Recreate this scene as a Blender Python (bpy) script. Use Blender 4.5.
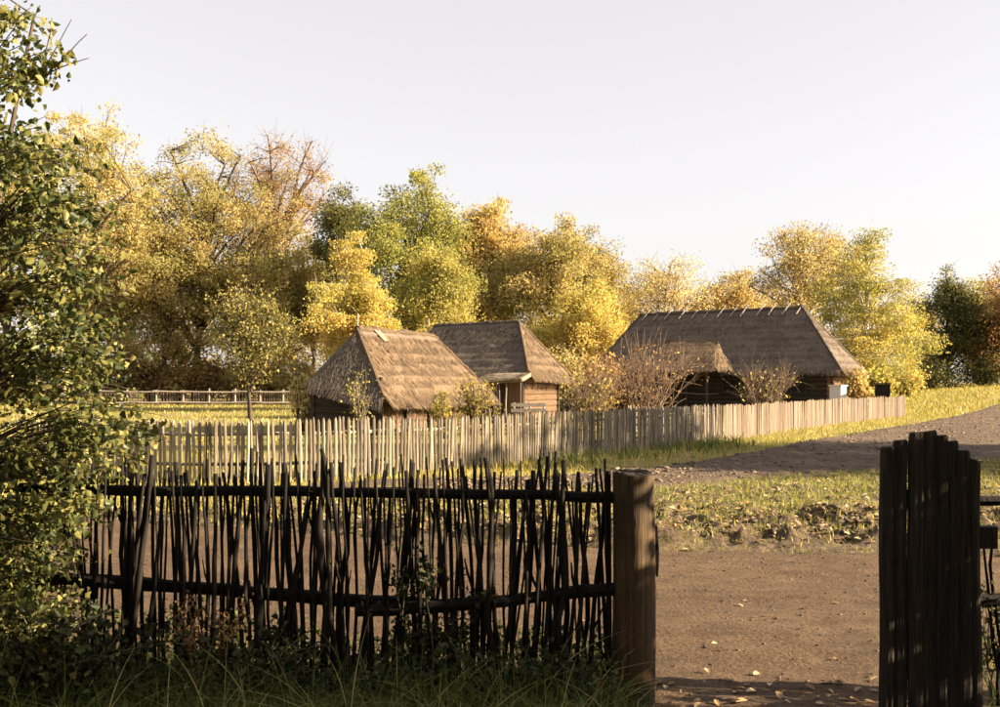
import bpy, math, random
import numpy as np
from mathutils import Vector

random.seed(7)
rng = np.random.default_rng(11)
S = bpy.context.scene
for o in list(bpy.data.objects):
    bpy.data.objects.remove(o)
COL = S.collection

# ------------------------------------------------------------------ camera, sky, sun, exposure
F = 1150.0          # focal length in photo pixels (photo is 1000 wide)
HOR = 382.0         # row of the horizon
EYE = 1.65
cam = bpy.data.cameras.new('camera')
cam.sensor_width = 36.0
cam.lens = 36.0 * F / 1000.0
cam.shift_y = (HOR - 353.5) / 1000.0
cam.clip_end = 6000
cam_o = bpy.data.objects.new('camera', cam)
cam_o.location = (0, 0, EYE)
cam_o.rotation_euler = (math.pi / 2, 0, 0)
COL.objects.link(cam_o)
S.camera = cam_o

SUN_EL = math.radians(21)
SUN_AZ = math.radians(-7)       # measured from +X towards +Y; negative = a little behind the camera
sd = Vector((math.cos(SUN_EL) * math.cos(SUN_AZ), math.cos(SUN_EL) * math.sin(SUN_AZ), math.sin(SUN_EL)))
W = bpy.data.worlds.new('World')
S.world = W
W.use_nodes = True
wn = W.node_tree.nodes
wl = W.node_tree.links
bg = wn['Background']
sky = wn.new('ShaderNodeTexSky')
sky.sky_type = 'NISHITA'
sky.sun_disc = False
sky.sun_elevation = SUN_EL
sky.sun_rotation = math.pi / 2 - SUN_AZ
sky.air_density = 1.0
sky.dust_density = 1.2
sky.ozone_density = 1.0
hs = wn.new('ShaderNodeHueSaturation')
hs.inputs['Saturation'].default_value = 0.36
hs.inputs['Value'].default_value = 0.50
wl.new(sky.outputs[0], hs.inputs['Color'])
tint = wn.new('ShaderNodeMix')
tint.data_type = 'RGBA'
tint.blend_type = 'MULTIPLY'
tint.inputs[0].default_value = 1.0
tint.inputs[7].default_value = (1.0, 0.94, 0.925, 1)
wl.new(hs.outputs[0], tint.inputs[6])
veil = wn.new('ShaderNodeMix')          # thin even high haze over the whole sky
veil.data_type = 'RGBA'
veil.inputs[0].default_value = 0.5
veil.inputs[7].default_value = (1.78, 1.675, 1.635, 1)
wl.new(tint.outputs[2], veil.inputs[6])
wl.new(veil.outputs[2], bg.inputs[0])
bg.inputs[1].default_value = 0.114

sun = bpy.data.lights.new('sun', 'SUN')
sun.energy = 5.0
sun.angle = math.radians(0.53)
sun.color = (1.0, 0.81, 0.55)
sun_o = bpy.data.objects.new('sun', sun)
sun_o.rotation_euler = sd.to_track_quat('Z', 'Y').to_euler()
sun_o.location = (30, -10, 30)
COL.objects.link(sun_o)

S.view_settings.view_transform = 'Standard'
S.view_settings.look = 'None'
S.view_settings.gamma = 1
S.view_settings.exposure = 2.22
S.view_settings.use_curve_mapping = False
S.render.engine = 'CYCLES'
S.cycles.max_bounces = 6
S.cycles.transparent_max_bounces = 4

# ------------------------------------------------------------------ helpers
def P(px, py, d):
    """photo pixel at depth d -> world point"""
    return np.array([(px - 500) * d / F, d, EYE - (py - HOR) * d / F])

def sstep(a, b, x):
    t = np.clip((np.asarray(x, float) - a) / (b - a), 0, 1)
    return t * t * (3 - 2 * t)

def gz(x, y):
    """height of the land"""
    x = np.asarray(x, float); y = np.asarray(y, float)
    return 1.35 * sstep(17, 46, x) * sstep(30, 95, y)

def _hash(ix, iy, s):
    n = (ix.astype(np.int64) * 374761393 + iy.astype(np.int64) * 668265263 + s * 2147483647) & 0xFFFFFFFF
    n = ((n ^ (n >> 13)) * 1274126177) & 0xFFFFFFFF
    n = n ^ (n >> 16)
    return (n & 0xFFFF) / 65535.0

def vnoise(x, y, s=0):
    ix = np.floor(x); iy = np.floor(y)
    fx = x - ix; fy = y - iy
    fx = fx * fx * (3 - 2 * fx); fy = fy * fy * (3 - 2 * fy)
    a = _hash(ix, iy, s); b = _hash(ix + 1, iy, s); c = _hash(ix, iy + 1, s); e = _hash(ix + 1, iy + 1, s)
    return (a + (b - a) * fx) * (1 - fy) + (c + (e - c) * fx) * fy

def fbm(x, y, s=0, o=4):
    r = 0; a = 0.5
    for i in range(o):
        r = r + a * vnoise(x, y, s + i); x = x * 2.03; y = y * 2.03; a *= 0.5
    return r

def mesh_np(name, verts, faces, n, attr=None):
    """fast mesh: faces is an (m, n) array"""
    me = bpy.data.meshes.new(name)
    verts = np.asarray(verts, np.float32); faces = np.asarray(faces, np.int32)
    me.vertices.add(len(verts)); me.vertices.foreach_set('co', verts.ravel())
    me.loops.add(faces.size); me.loops.foreach_set('vertex_index', faces.ravel())
    me.polygons.add(len(faces))
    me.polygons.foreach_set('loop_start', np.arange(0, faces.size, n, dtype=np.int32))
    me.update(calc_edges=True)
    if attr is not None:
        a = me.attributes.new('rnd', 'FLOAT', 'FACE')
        a.data.foreach_set('value', np.asarray(attr, np.float32))
    return me

def link(name, me, mat=None, parent=None, loc=(0, 0, 0), smooth=False):
    o = bpy.data.objects.new(name, me)
    COL.objects.link(o)
    o.location = loc
    if mat is not None and me is not None and len(me.materials) == 0:
        me.materials.append(mat)
    if parent is not None:
        o.parent = parent
    if smooth and me is not None:
        me.polygons.foreach_set('use_smooth', np.ones(len(me.polygons), bool))
    return o

def tag(o, label=None, cat=None, group=None, kind=None):
    if label: o['label'] = label
    if cat: o['category'] = cat
    if group: o['group'] = group
    if kind: o['kind'] = kind
    return o

def empty(name, loc, rz=0.0):
    o = bpy.data.objects.new(name, None)
    o.empty_display_size = 0.2
    o.location = loc; o.rotation_euler = (0, 0, rz)
    COL.objects.link(o)
    return o

class MB:
    """collects polygons for one mesh"""
    def __init__(s): s.v = []; s.f = []
    def add(s, vs, fs):
        b = len(s.v); s.v += [tuple(v) for v in vs]; s.f += [tuple(b + i for i in f) for f in fs]
    def box(s, c, size, rot=None):
        hx, hy, hz = [k / 2 for k in size]
        vs = [Vector((x, y, z)) for x in (-hx, hx) for y in (-hy, hy) for z in (-hz, hz)]
        if rot is not None: vs = [rot @ v for v in vs]
        c = Vector(c)
        s.add([v + c for v in vs], [(0, 1, 3, 2), (4, 6, 7, 5), (0, 4, 5, 1), (2, 3, 7, 6), (0, 2, 6, 4), (1, 5, 7, 3)])
    def tube(s, pts, rad, n=6, cap=True):
        v, f = tube_arrays([(np.array(pts, float), np.array(rad, float))], n)
        b = len(s.v)
        s.v += [tuple(x) for x in v]; s.f += [tuple(int(b + i) for i in q) for q in f]
        if cap:
            s.f.append(tuple(b + i for i in reversed(range(n))))
            m = (len(pts) - 1) * n
            s.f.append(tuple(b + m + i for i in range(n)))
    def build(s, name, mat=None, parent=None, loc=(0, 0, 0), smooth=False):
        me = bpy.data.meshes.new(name); me.from_pydata(s.v, [], s.f); me.update()
        return link(name, me, mat, parent, loc, smooth)
    def mesh(s, name):
        me = bpy.data.meshes.new(name); me.from_pydata(s.v, [], s.f); me.update()
        return me

def tube_arrays(chains, n):
    """chains: list of (points (k,3), radii (k,)) -> verts, quads"""
    V = []; Q = []; base = 0
    ang = np.arange(n) * 2 * math.pi / n
    ca = np.cos(ang)[:, None]; sa = np.sin(ang)[:, None]
    for p, r in chains:
        k = len(p)
        t = np.gradient(p, axis=0)
        t /= np.linalg.norm(t, axis=1)[:, None] + 1e-9
        ref = np.array([1.0, 0, 0]) if abs(t[0, 0]) < 0.7 else np.array([0, 1.0, 0])
        u = np.cross(t, ref); u /= np.linalg.norm(u, axis=1)[:, None] + 1e-9
        w = np.cross(t, u)
        for i in range(k):
            V.append(p[i] + r[i] * (ca * u[i] + sa * w[i]))
        i0 = base + np.arange(n); i1 = base + (np.arange(n) + 1) % n
        for i in range(k - 1):
            Q.append(np.stack([i0 + i * n, i1 + i * n, i1 + (i + 1) * n, i0 + (i + 1) * n], 1))
        base += k * n
    return np.concatenate(V), np.concatenate(Q)

# ------------------------------------------------------------------ materials
class NT:
    def __init__(s, name):
        s.m = bpy.data.materials.new(name); s.m.use_nodes = True
        s.n = s.m.node_tree.nodes; s.l = s.m.node_tree.links
        s.b = s.n['Principled BSDF']; s.out = s.n['Material Output']
        s.b.inputs['Specular IOR Level'].default_value = 0.25
    def new(s, t, **k):
        x = s.n.new(t)
        for a, v in k.items(): setattr(x, a, v)
        return x
    def coord(s, scale=(1, 1, 1), kind='Object'):
        c = s.new('ShaderNodeTexCoord'); m = s.new('ShaderNodeMapping')
        m.inputs['Scale'].default_value = scale
        s.l.new(c.outputs[kind], m.inputs['Vector']); return m.outputs[0]
    def noise(s, vec, scale, detail=4, rough=0.55):
        t = s.new('ShaderNodeTexNoise'); t.inputs['Scale'].default_value = scale
        t.inputs['Detail'].default_value = detail; t.inputs['Roughness'].default_value = rough
        s.l.new(vec, t.inputs['Vector']); return t.outputs[0]
    def ramp(s, fac, stops):
        r = s.new('ShaderNodeValToRGB'); e = r.color_ramp.elements
        while len(e) < len(stops): e.new(0.5)
        for el, (p, c) in zip(e, stops): el.position = p; el.color = (*c, 1)
        s.l.new(fac, r.inputs[0]); return r.outputs[0]
    def mix(s, fac, a, b, mode='MIX'):
        m = s.new('ShaderNodeMix', data_type='RGBA', blend_type=mode)
        if isinstance(fac, (int, float)): m.inputs[0].default_value = fac
        else: s.l.new(fac, m.inputs[0])
        for k, x in ((6, a), (7, b)):
            if isinstance(x, tuple): m.inputs[k].default_value = (*x, 1)
            else: s.l.new(x, m.inputs[k])
        return m.outputs[2]
    def bump(s, h, strength, dist):
        b = s.new('ShaderNodeBump'); b.inputs['Strength'].default_value = strength
        b.inputs['Distance'].default_value = dist
        s.l.new(h, b.inputs['Height']); s.l.new(b.outputs[0], s.b.inputs['Normal']); return b
    def attr(s, name='rnd'):
        a = s.new('ShaderNodeAttribute', attribute_name=name); return a.outputs['Fac']
    def objrand(s):
        return s.new('ShaderNodeObjectInfo').outputs['Random']
    k = 0.72
    def sc(s, c):
        k = s.k
        if isinstance(c, tuple): return tuple(x * k for x in c)
        return s.mix(1.0, c, (k, k, k), 'MULTIPLY')
    def color(s, c, rough=0.85):
        c = s.sc(c)
        if isinstance(c, tuple): s.b.inputs['Base Color'].default_value = (*c, 1)
        else: s.l.new(c, s.b.inputs['Base Color'])
        s.b.inputs['Roughness'].default_value = rough

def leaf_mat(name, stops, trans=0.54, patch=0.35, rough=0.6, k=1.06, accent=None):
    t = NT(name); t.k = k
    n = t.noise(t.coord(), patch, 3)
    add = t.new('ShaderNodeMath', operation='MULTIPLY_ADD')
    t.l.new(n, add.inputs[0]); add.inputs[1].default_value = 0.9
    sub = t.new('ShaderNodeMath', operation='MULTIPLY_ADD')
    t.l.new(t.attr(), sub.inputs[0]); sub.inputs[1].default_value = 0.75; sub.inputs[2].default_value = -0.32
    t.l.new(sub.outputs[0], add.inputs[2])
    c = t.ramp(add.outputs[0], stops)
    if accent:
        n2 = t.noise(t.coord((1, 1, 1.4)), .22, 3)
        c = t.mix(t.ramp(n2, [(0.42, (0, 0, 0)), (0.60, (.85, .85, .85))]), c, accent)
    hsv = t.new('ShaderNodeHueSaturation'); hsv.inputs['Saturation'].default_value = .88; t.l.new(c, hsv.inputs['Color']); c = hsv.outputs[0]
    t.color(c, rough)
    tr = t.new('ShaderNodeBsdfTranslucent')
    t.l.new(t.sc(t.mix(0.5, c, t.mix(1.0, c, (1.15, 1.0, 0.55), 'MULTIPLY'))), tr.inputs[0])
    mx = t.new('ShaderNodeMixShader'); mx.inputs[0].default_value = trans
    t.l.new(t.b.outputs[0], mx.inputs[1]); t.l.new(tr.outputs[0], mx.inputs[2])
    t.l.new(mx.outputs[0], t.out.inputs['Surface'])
    return t.m

def R4(a, b, c, d):
    return [(0.12, a), (0.38, b), (0.62, c), (0.88, d)]

LM = {
 'yellow': leaf_mat('leaf_yellow', R4((.30, .21, .06), (.48, .36, .10), (.56, .44, .14), (.60, .52, .22)), accent=(.30, .30, .08)),
 'bright': leaf_mat('leaf_bright_yellow', R4((.36, .24, .04), (.52, .38, .06), (.60, .45, .08), (.58, .50, .13)), accent=(.40, .38, .07)),
 'gold': leaf_mat('leaf_gold', R4((.24, .17, .05), (.40, .30, .09), (.50, .39, .13), (.55, .46, .20)), accent=(.26, .25, .06)),
 'orange': leaf_mat('leaf_orange', R4((.24, .14, .045), (.39, .25, .07), (.48, .34, .10), (.53, .42, .16)), accent=(.48, .38, .09)),
 'orchard': leaf_mat('leaf_orchard', R4((.06, .068, .016), (.13, .125, .028), (.23, .195, .04), (.38, .29, .06)), .4, 1.2),
 'tan': leaf_mat('leaf_tan', R4((.26, .17, .08), (.42, .30, .13), (.50, .38, .16), (.54, .44, .20)), accent=(.42, .36, .10)),
 'rust': leaf_mat('leaf_rust', R4((.16, .07, .03), (.28, .13, .04), (.38, .20, .05), (.44, .29, .08)), accent=(.34, .24, .07)),
 'green': leaf_mat('leaf_green_yellow', R4((.09, .11, .02), (.20, .22, .035), (.36, .34, .06), (.46, .42, .08)), accent=(.30, .31, .06)),
 'ygreen': leaf_mat('leaf_yellow_green', R4((.20, .19, .03), (.36, .31, .05), (.50, .41, .07), (.60, .48, .10)), accent=(.22, .24, .05)),
 'olive': leaf_mat('leaf_olive', R4((.10, .095, .02), (.20, .17, .03), (.32, .25, .045), (.46, .34, .06)), accent=(.36, .27, .06)),
 'dark': leaf_mat('leaf_dark_green', R4((.04, .055, .02), (.085, .10, .03), (.15, .15, .04), (.30, .26, .06))),
 'pale': leaf_mat('leaf_pale', R4((.34, .25, .10), (.52, .41, .16), (.62, .50, .22), (.66, .57, .30))),
 'near': leaf_mat('leaf_near', R4((.05, .075, .018), (.10, .125, .026), (.21, .22, .042), (.44, .38, .09)), 0.42, 1.6, 0.42, .72),
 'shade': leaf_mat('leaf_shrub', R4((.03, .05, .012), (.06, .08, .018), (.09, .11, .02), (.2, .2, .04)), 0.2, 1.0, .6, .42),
 'twiggy': leaf_mat('leaf_twiggy', R4((.20, .10, .04), (.34, .18, .07), (.42, .26, .08), (.50, .38, .10))),
}

def bark_mat(name, a, b, scale=(6, 6, 1.2), bump=0.5):
    t = NT(name); n = t.noise(t.coord(scale), 3.0, 5)
    t.color(t.ramp(n, [(0.3, a), (0.7, b)]), 0.9); t.bump(n, bump, 0.03); return t.m

BARK = bark_mat('bark_brown', (.05, .035, .025), (.15, .11, .08))
TWIG = bark_mat('bark_twig_reddish', (.13, .085, .056), (.30, .205, .14))
GREYB = bark_mat('bark_grey_brown', (.10, .08, .06), (.24, .19, .14))
def birch():
    t = NT('bark_birch'); n = t.noise(t.coord((2, 2, 9)), 1.6, 4)
    t.color(t.ramp(n, [(0.36, (.06, .05, .045)), (0.46, (.62, .58, .52))]), 0.7); return t.m
BIRCH = birch()

def wood_mat(name, dark, light, grain=(14, 14, 1.0), crack=0.35, vary=0.35, bump=0.6):
    """weathered wood, grain along local Z"""
    t = NT(name)
    v = t.coord(grain)
    rv = t.new('ShaderNodeVectorMath', operation='ADD'); t.l.new(v, rv.inputs[0])
    mr = t.new('ShaderNodeMath', operation='MULTIPLY'); t.l.new(t.objrand(), mr.inputs[0]); mr.inputs[1].default_value = 37.0
    t.l.new(mr.outputs[0], rv.inputs[1])
    n = t.noise(rv.outputs[0], 2.2, 6, 0.6)
    c = t.ramp(n, [(0.28, dark), (0.55, tuple((a + b) / 2 for a, b in zip(dark, light))), (0.75, light)])
    rr = t.ramp(t.objrand(), [(0.0, (1 - vary,) * 3), (1.0, (1 + vary * 0.35,) * 3)])
    c = t.mix(1.0, c, rr, 'MULTIPLY')
    if crack:
        n2 = t.noise(rv.outputs[0], 4.5, 3, 0.5)
        c = t.mix(t.ramp(n2, [(0.30, (1, 1, 1)), (0.30 + 0.08, (0, 0, 0))]), c, tuple(k * 0.3 for k in dark))
    t.color(c, 0.85); t.bump(n, bump, 0.012); return t.m

M_PICKET = wood_mat('weathered_picket', (.24, .195, .145), (.57, .48, .36), (18, 18, 1.5), 0.3, 0.6)
M_BOARD = wood_mat('weathered_board', (.20, .145, .105), (.40, .30, .225), (16, 16, 1.2), 0.3, 0.55)
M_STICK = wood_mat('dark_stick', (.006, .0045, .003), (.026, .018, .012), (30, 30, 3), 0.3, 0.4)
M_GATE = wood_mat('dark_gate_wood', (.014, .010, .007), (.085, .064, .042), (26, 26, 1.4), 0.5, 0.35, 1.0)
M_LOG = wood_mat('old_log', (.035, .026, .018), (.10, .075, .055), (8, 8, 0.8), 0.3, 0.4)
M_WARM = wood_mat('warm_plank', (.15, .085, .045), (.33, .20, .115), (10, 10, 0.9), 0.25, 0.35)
M_PALEWOOD = wood_mat('pale_pole', (.36, .30, .25), (.60, .52, .44), (10, 10, 1), 0.1, 0.2)

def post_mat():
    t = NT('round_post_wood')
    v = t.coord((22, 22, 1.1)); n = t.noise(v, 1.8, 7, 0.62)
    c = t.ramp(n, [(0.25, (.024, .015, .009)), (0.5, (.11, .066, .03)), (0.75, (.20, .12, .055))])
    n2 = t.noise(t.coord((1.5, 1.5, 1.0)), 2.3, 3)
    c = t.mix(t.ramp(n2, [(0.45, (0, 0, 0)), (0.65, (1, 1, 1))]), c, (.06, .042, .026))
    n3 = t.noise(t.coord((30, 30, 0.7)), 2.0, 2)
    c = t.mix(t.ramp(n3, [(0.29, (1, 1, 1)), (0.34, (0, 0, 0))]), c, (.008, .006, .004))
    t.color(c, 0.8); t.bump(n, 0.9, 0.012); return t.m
M_POST = post_mat()

def thatch_mat(name, dark, light, moss=None):
    t = NT(name)
    v = t.coord((1, 1, 1))
    n1 = t.noise(v, 1.1, 5, 0.6)
    n2 = t.noise(v, 11, 5, 0.7)
    c = t.ramp(n2, [(0.25, dark), (0.72, light)])
    c = t.mix(t.ramp(n1, [(0.35, (0, 0, 0)), (0.7, (.55, .55, .55))]), c, tuple(k * 0.62 for k in dark))
    rr = t.ramp(t.attr(), [(0.0, (.6,) * 3), (1.0, (1.25,) * 3)])
    c = t.mix(1.0, c, rr, 'MULTIPLY')
    t.color(c, 0.95); t.bump(n2, 0.8, 0.06); return t.m
M_TH_SUNLIT = thatch_mat('thatch_sunlit', (.155, .105, .066), (.32, .22, .138))  # thatch turned to the sun, sunlight put into the colour
M_TH_GREY = thatch_mat('thatch_grey', (.15, .115, .09), (.30, .235, .178))  # house thatch; on hut slopes away from the sun it paints the shade
M_TH_PALE = thatch_mat('thatch_pale', (.30, .24, .17), (.54, .44, .31))

def ground_mat():
    t = NT('meadow_ground')
    v = t.coord()
    big = t.noise(v, 0.22, 5, 0.6); mid = t.noise(v, 1.7, 5, 0.65); fine = t.noise(v, 14, 5, 0.7)
    g = t.ramp(fine, [(0.25, (.10, .10, .022)), (0.5, (.24, .21, .045)), (0.75, (.40, .34, .09))])
    dry = t.ramp(fine, [(0.25, (.20, .14, .06)), (0.75, (.46, .36, .17))])
    c = t.mix(t.ramp(big, [(0.42, (0, 0, 0)), (0.62, (1, 1, 1))]), g, dry)
    soil = t.ramp(fine, [(0.3, (.06, .042, .028)), (0.7, (.20, .145, .095))])
    c = t.mix(t.ramp(mid, [(0.56, (0, 0, 0)), (0.70, (.8, .8, .8))]), c, soil)
    t.color(c, 0.95); t.bump(fine, 0.8, 0.06); return t.m
M_GROUND = ground_mat()

def field_mat():
    t = NT('turned_earth')
    v = t.coord()
    mid = t.noise(v, 1.1, 5, 0.65); fine = t.noise(v, 17, 6, 0.72)
    soil = t.ramp(fine, [(0.25, (.05, .034, .022)), (0.5, (.15, .105, .068)), (0.78, (.36, .27, .18))])
    g = t.ramp(fine, [(0.3, (.09, .09, .02)), (0.7, (.36, .32, .08))])
    sp = t.noise(v, 6.0, 4, .7)
    c = t.mix(t.ramp(sp, [(0.50, (0, 0, 0)), (0.62, (.45, .45, .45))]), soil, g)
    t.color(c, 0.95); t.bump(fine, 1.0, 0.05); return t.m
M_FIELD = field_mat()

def road_mat(name, a, b, c3, s1=2.2):
    t = NT(name)
    v = t.coord()
    big = t.noise(v, 0.55, 5, 0.6); mid = t.noise(t.coord((0.7, 1.6, 1)), s1, 6, 0.7); fine = t.noise(v, 34, 5, 0.7)
    c = t.ramp(fine, [(0.28, a), (0.52, b), (0.76, c3)])
    c = t.mix(t.ramp(mid, [(0.40, (0, 0, 0)), (0.66, (.55, .55, .55))]), c, tuple(k * 0.75 for k in a))
    c = t.mix(t.ramp(big, [(0.5, (0, 0, 0)), (0.72, (.5, .5, .5))]), c, c3)
    t.color(c, 0.95)
    ad = t.new('ShaderNodeMath', operation='MULTIPLY_ADD'); t.l.new(mid, ad.inputs[0]); ad.inputs[1].default_value = 2.0; t.l.new(fine, ad.inputs[2])
    t.bump(ad.outputs[0], 1.0, 0.045); return t.m
M_ROAD = road_mat('packed_sand', (.085, .051, .030), (.18, .112, .064), (.285, .185, .108))
M_TRACK = road_mat('stony_track', (.085, .055, .037), (.18, .125, .085), (.30, .22, .155), 3.0)

def simple(name, c, rough=0.8, var=0.3, scale=8):
    t = NT(name); n = t.noise(t.coord(), scale, 4)
    t.color(t.ramp(n, [(0.3, tuple(k * (1 - var) for k in c)), (0.7, c)]), rough); t.bump(n, 0.3, 0.01); return t.m
M_WHITE = simple('white_paint', (.78, .76, .72), 0.6, 0.15)
M_BLACK = simple('dark_interior', (.02, .017, .014), 0.9)

def blade_mat(name, stops, trans=0.35, k=1.0):
    t = NT(name); t.k = k
    c = t.ramp(t.attr(), stops); t.color(c, 0.6)
    tr = t.new('ShaderNodeBsdfTranslucent'); t.l.new(t.sc(c), tr.inputs[0])
    mx = t.new('ShaderNodeMixShader'); mx.inputs[0].default_value = trans
    t.l.new(t.b.outputs[0], mx.inputs[1]); t.l.new(tr.outputs[0], mx.inputs[2])
    t.l.new(mx.outputs[0], t.out.inputs['Surface']); return t.m
M_GRASS = blade_mat('grass_blade', [(0, (.14, .14, .022)), (.35, (.29, .26, .04)), (.7, (.47, .39, .085)), (1, (.58, .45, .18))])
M_GRASSD = blade_mat('grass_blade_fresh', [(0, (.05, .075, .015)), (.5, (.10, .135, .025)), (.85, (.22, .22, .05)), (1, (.50, .38, .16))], .35, 1.0)
M_GRASSF = blade_mat('grass_blade_field', [(0, (.09, .12, .02)), (.4, (.19, .21, .035)), (.75, (.36, .33, .07)), (1, (.50, .40, .16))])
M_CLOD = blade_mat('clod', [(0, (.04, .026, .016)), (.45, (.10, .068, .04)), (.85, (.18, .125, .075)), (1, (.30, .22, .13))], 0.0, .85)
M_LITTER = blade_mat('fallen_leaf', [(0, (.16, .09, .04)), (.4, (.34, .21, .10)), (.8, (.52, .37, .20)), (1, (.64, .50, .33))], 0.2)

# ------------------------------------------------------------------ land
def axis(lo, hi, parts):
    a = []
    for (s, e, n) in parts: a += list(np.linspace(s, e, n, endpoint=False))
    return np.array(a + [hi])

def grid_mesh(name, xs, ys, zf):
    X, Y = np.meshgrid(xs, ys)
    Z = zf(X, Y)
    v = np.stack([X.ravel(), Y.ravel(), Z.ravel()], 1)
    nx, ny = len(xs), len(ys)
    i = (np.arange(ny - 1)[:, None] * nx + np.arange(nx - 1)[None, :]).ravel()
    f = np.stack([i, i + 1, i + nx + 1, i + nx], 1)
    return mesh_np(name, v, f, 4)

xs = axis(0, 1500, [(-1500, -120, 14), (-120, -30, 30), (-30, 60, 120), (60, 150, 40), (150, 1500, 14)])
ys = axis(0, 2500, [(-300, -10, 8), (-10, 60, 110), (60, 140, 60), (140, 2500, 20)])
g = link('ground', mesh_np('ground', *(lambda X, Y: (np.stack([X.ravel(), Y.ravel(), (gz(X, Y) - 0.03 + 0.06 * (fbm(X * .5, Y * .5, 3) - .47)).ravel()], 1),
        (lambda i, nx: np.stack([i, i + 1, i + nx + 1, i + nx], 1))((np.arange(len(ys) - 1)[:, None] * len(xs) + np.arange(len(xs) - 1)[None, :]).ravel(), len(xs))))(*np.meshgrid(xs, ys)), 4), M_GROUND, smooth=True)
tag(g, kind='structure')

# far edge of the sandy road (world y as a function of x), from photo pixels
ROAD_EDGE = np.array([(-12, 17.5), (-6, 14.6), (-3.2, 13.0), (-1.0, 12.0), (0.2, 11.5), (1.5, 11.15), (3.6, 10.95), (8, 10.8), (30, 10.6)])
def road_far(x): return np.interp(x, ROAD_EDGE[:, 0], ROAD_EDGE[:, 1])
TR_UP = np.array([(-3, 19.3), (0.3, 20.2), (2.7, 22), (4.8, 25), (8.2, 31.6), (13.6, 41), (31, 71), (60, 120)])
TR_LO = np.array([(-3, 17.0), (0.9, 17.2), (2.1, 17.6), (4.3, 19.5), (7.1, 21.6), (11.3, 26), (25, 42), (60, 85)])
def tr_up(x): return np.interp(x, TR_UP[:, 0], TR_UP[:, 1])
def tr_lo(x): return np.interp(x, TR_LO[:, 0], TR_LO[:, 1])

def road_z(X, Y):
    m = sstep(0, 0.35, road_far(X) - Y + 0.2 + 0.5 * (fbm(X * 2, Y * 2, 9) - .45))
    m = m * sstep(3.0, 4.2, Y + 0.8 * (fbm(X * 1.2, Y * 1.2, 19) - .5))
    r = 0.07 * (fbm(X * .3, Y * 2.6, 15, 4) - .47) + 0.05 * (fbm(X * 1.4, Y * 2.6, 5, 5) - .47) + 0.036 * (fbm(X * 9, Y * 9, 6, 3) - .45)
    return gz(X, Y) - 0.09 * (1 - m) + 0.012 + r * m
tag(link('dirt_road', grid_mesh('dirt_road', np.linspace(-11, 14, 330), np.linspace(2.8, 17.2, 240), road_z), M_ROAD, smooth=True), kind='structure')

def field_amp(X, Y):
    a = sstep(0.05, 0.5, Y - road_far(X)) * sstep(0.0, 2.5, tr_lo(X) + 0.7 - Y)
    left = sstep(-5.0, 0.0, X)
    return a * (0.25 + 0.75 * left)
def field_z(X, Y):
    m = sstep(-0.12, 0.18, Y - road_far(X) + 0.7 * (fbm(X * 2.2, Y * 2.2, 41) - .45)) * sstep(-0.3, 0.5, tr_lo(X) + 0.5 - Y)
    a = field_amp(X, Y)
    n = fbm(X * 2.6, Y * 2.6, 21, 5)
    ridge = np.abs(fbm(X * 4.1, Y * 4.1, 31, 4) - .47) * 2
    near = sstep(5.0, 1.2, Y - road_far(X))
    hf = fbm(X * 9, Y * 9, 33, 3)
    cl = np.maximum(0, vnoise(X * 6.3, Y * 6.3, 35) - .35) * .16 * near + (hf - .45) * .09
    return gz(X, Y) - 0.09 * (1 - m) + m * 0.015 + a * cl + a * ((n - .35) * 0.22 + ridge * 0.13) * (0.45 + 0.75 * near) + 0.03 * a * near
tag(link('field', grid_mesh('field', np.linspace(-5, 13.5, 420), np.linspace(10.6, 26, 330), field_z), M_FIELD), kind='structure')

def track_z(X, Y):
    m = sstep(0, 0.6, tr_up(X) - Y + 0.8 * (fbm(X * .9, Y * .9, 51) - .45)) * sstep(0, 0.6, Y - tr_lo(X) + 0.8 * (fbm(X * .9, Y * .9, 52) - .45))
    r = 0.10 * (fbm(X * 1.1, Y * 1.1, 53, 5) - .45) + 0.06 * (fbm(X * 5, Y * 5, 54, 3) - .45)
    return gz(X, Y) - 0.12 * (1 - m) + 0.03 + r * m
def track_mesh():
    u = np.linspace(-3, 60, 620); t = np.linspace(-0.08, 1.08, 46)
    U, T = np.meshgrid(u, t)
    Y = tr_lo(U) + (tr_up(U) - tr_lo(U)) * T
    Z = track_z(U, Y)
    v = np.stack([U.ravel(), Y.ravel(), Z.ravel()], 1)
    nx, ny = len(u), len(t)
    i = (np.arange(ny - 1)[:, None] * nx + np.arange(nx - 1)[None, :]).ravel()
    return mesh_np('track', v, np.stack([i, i + 1, i + nx + 1, i + nx], 1), 4)
tag(link('track', track_mesh(), M_TRACK, smooth=True), kind='structure')

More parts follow.
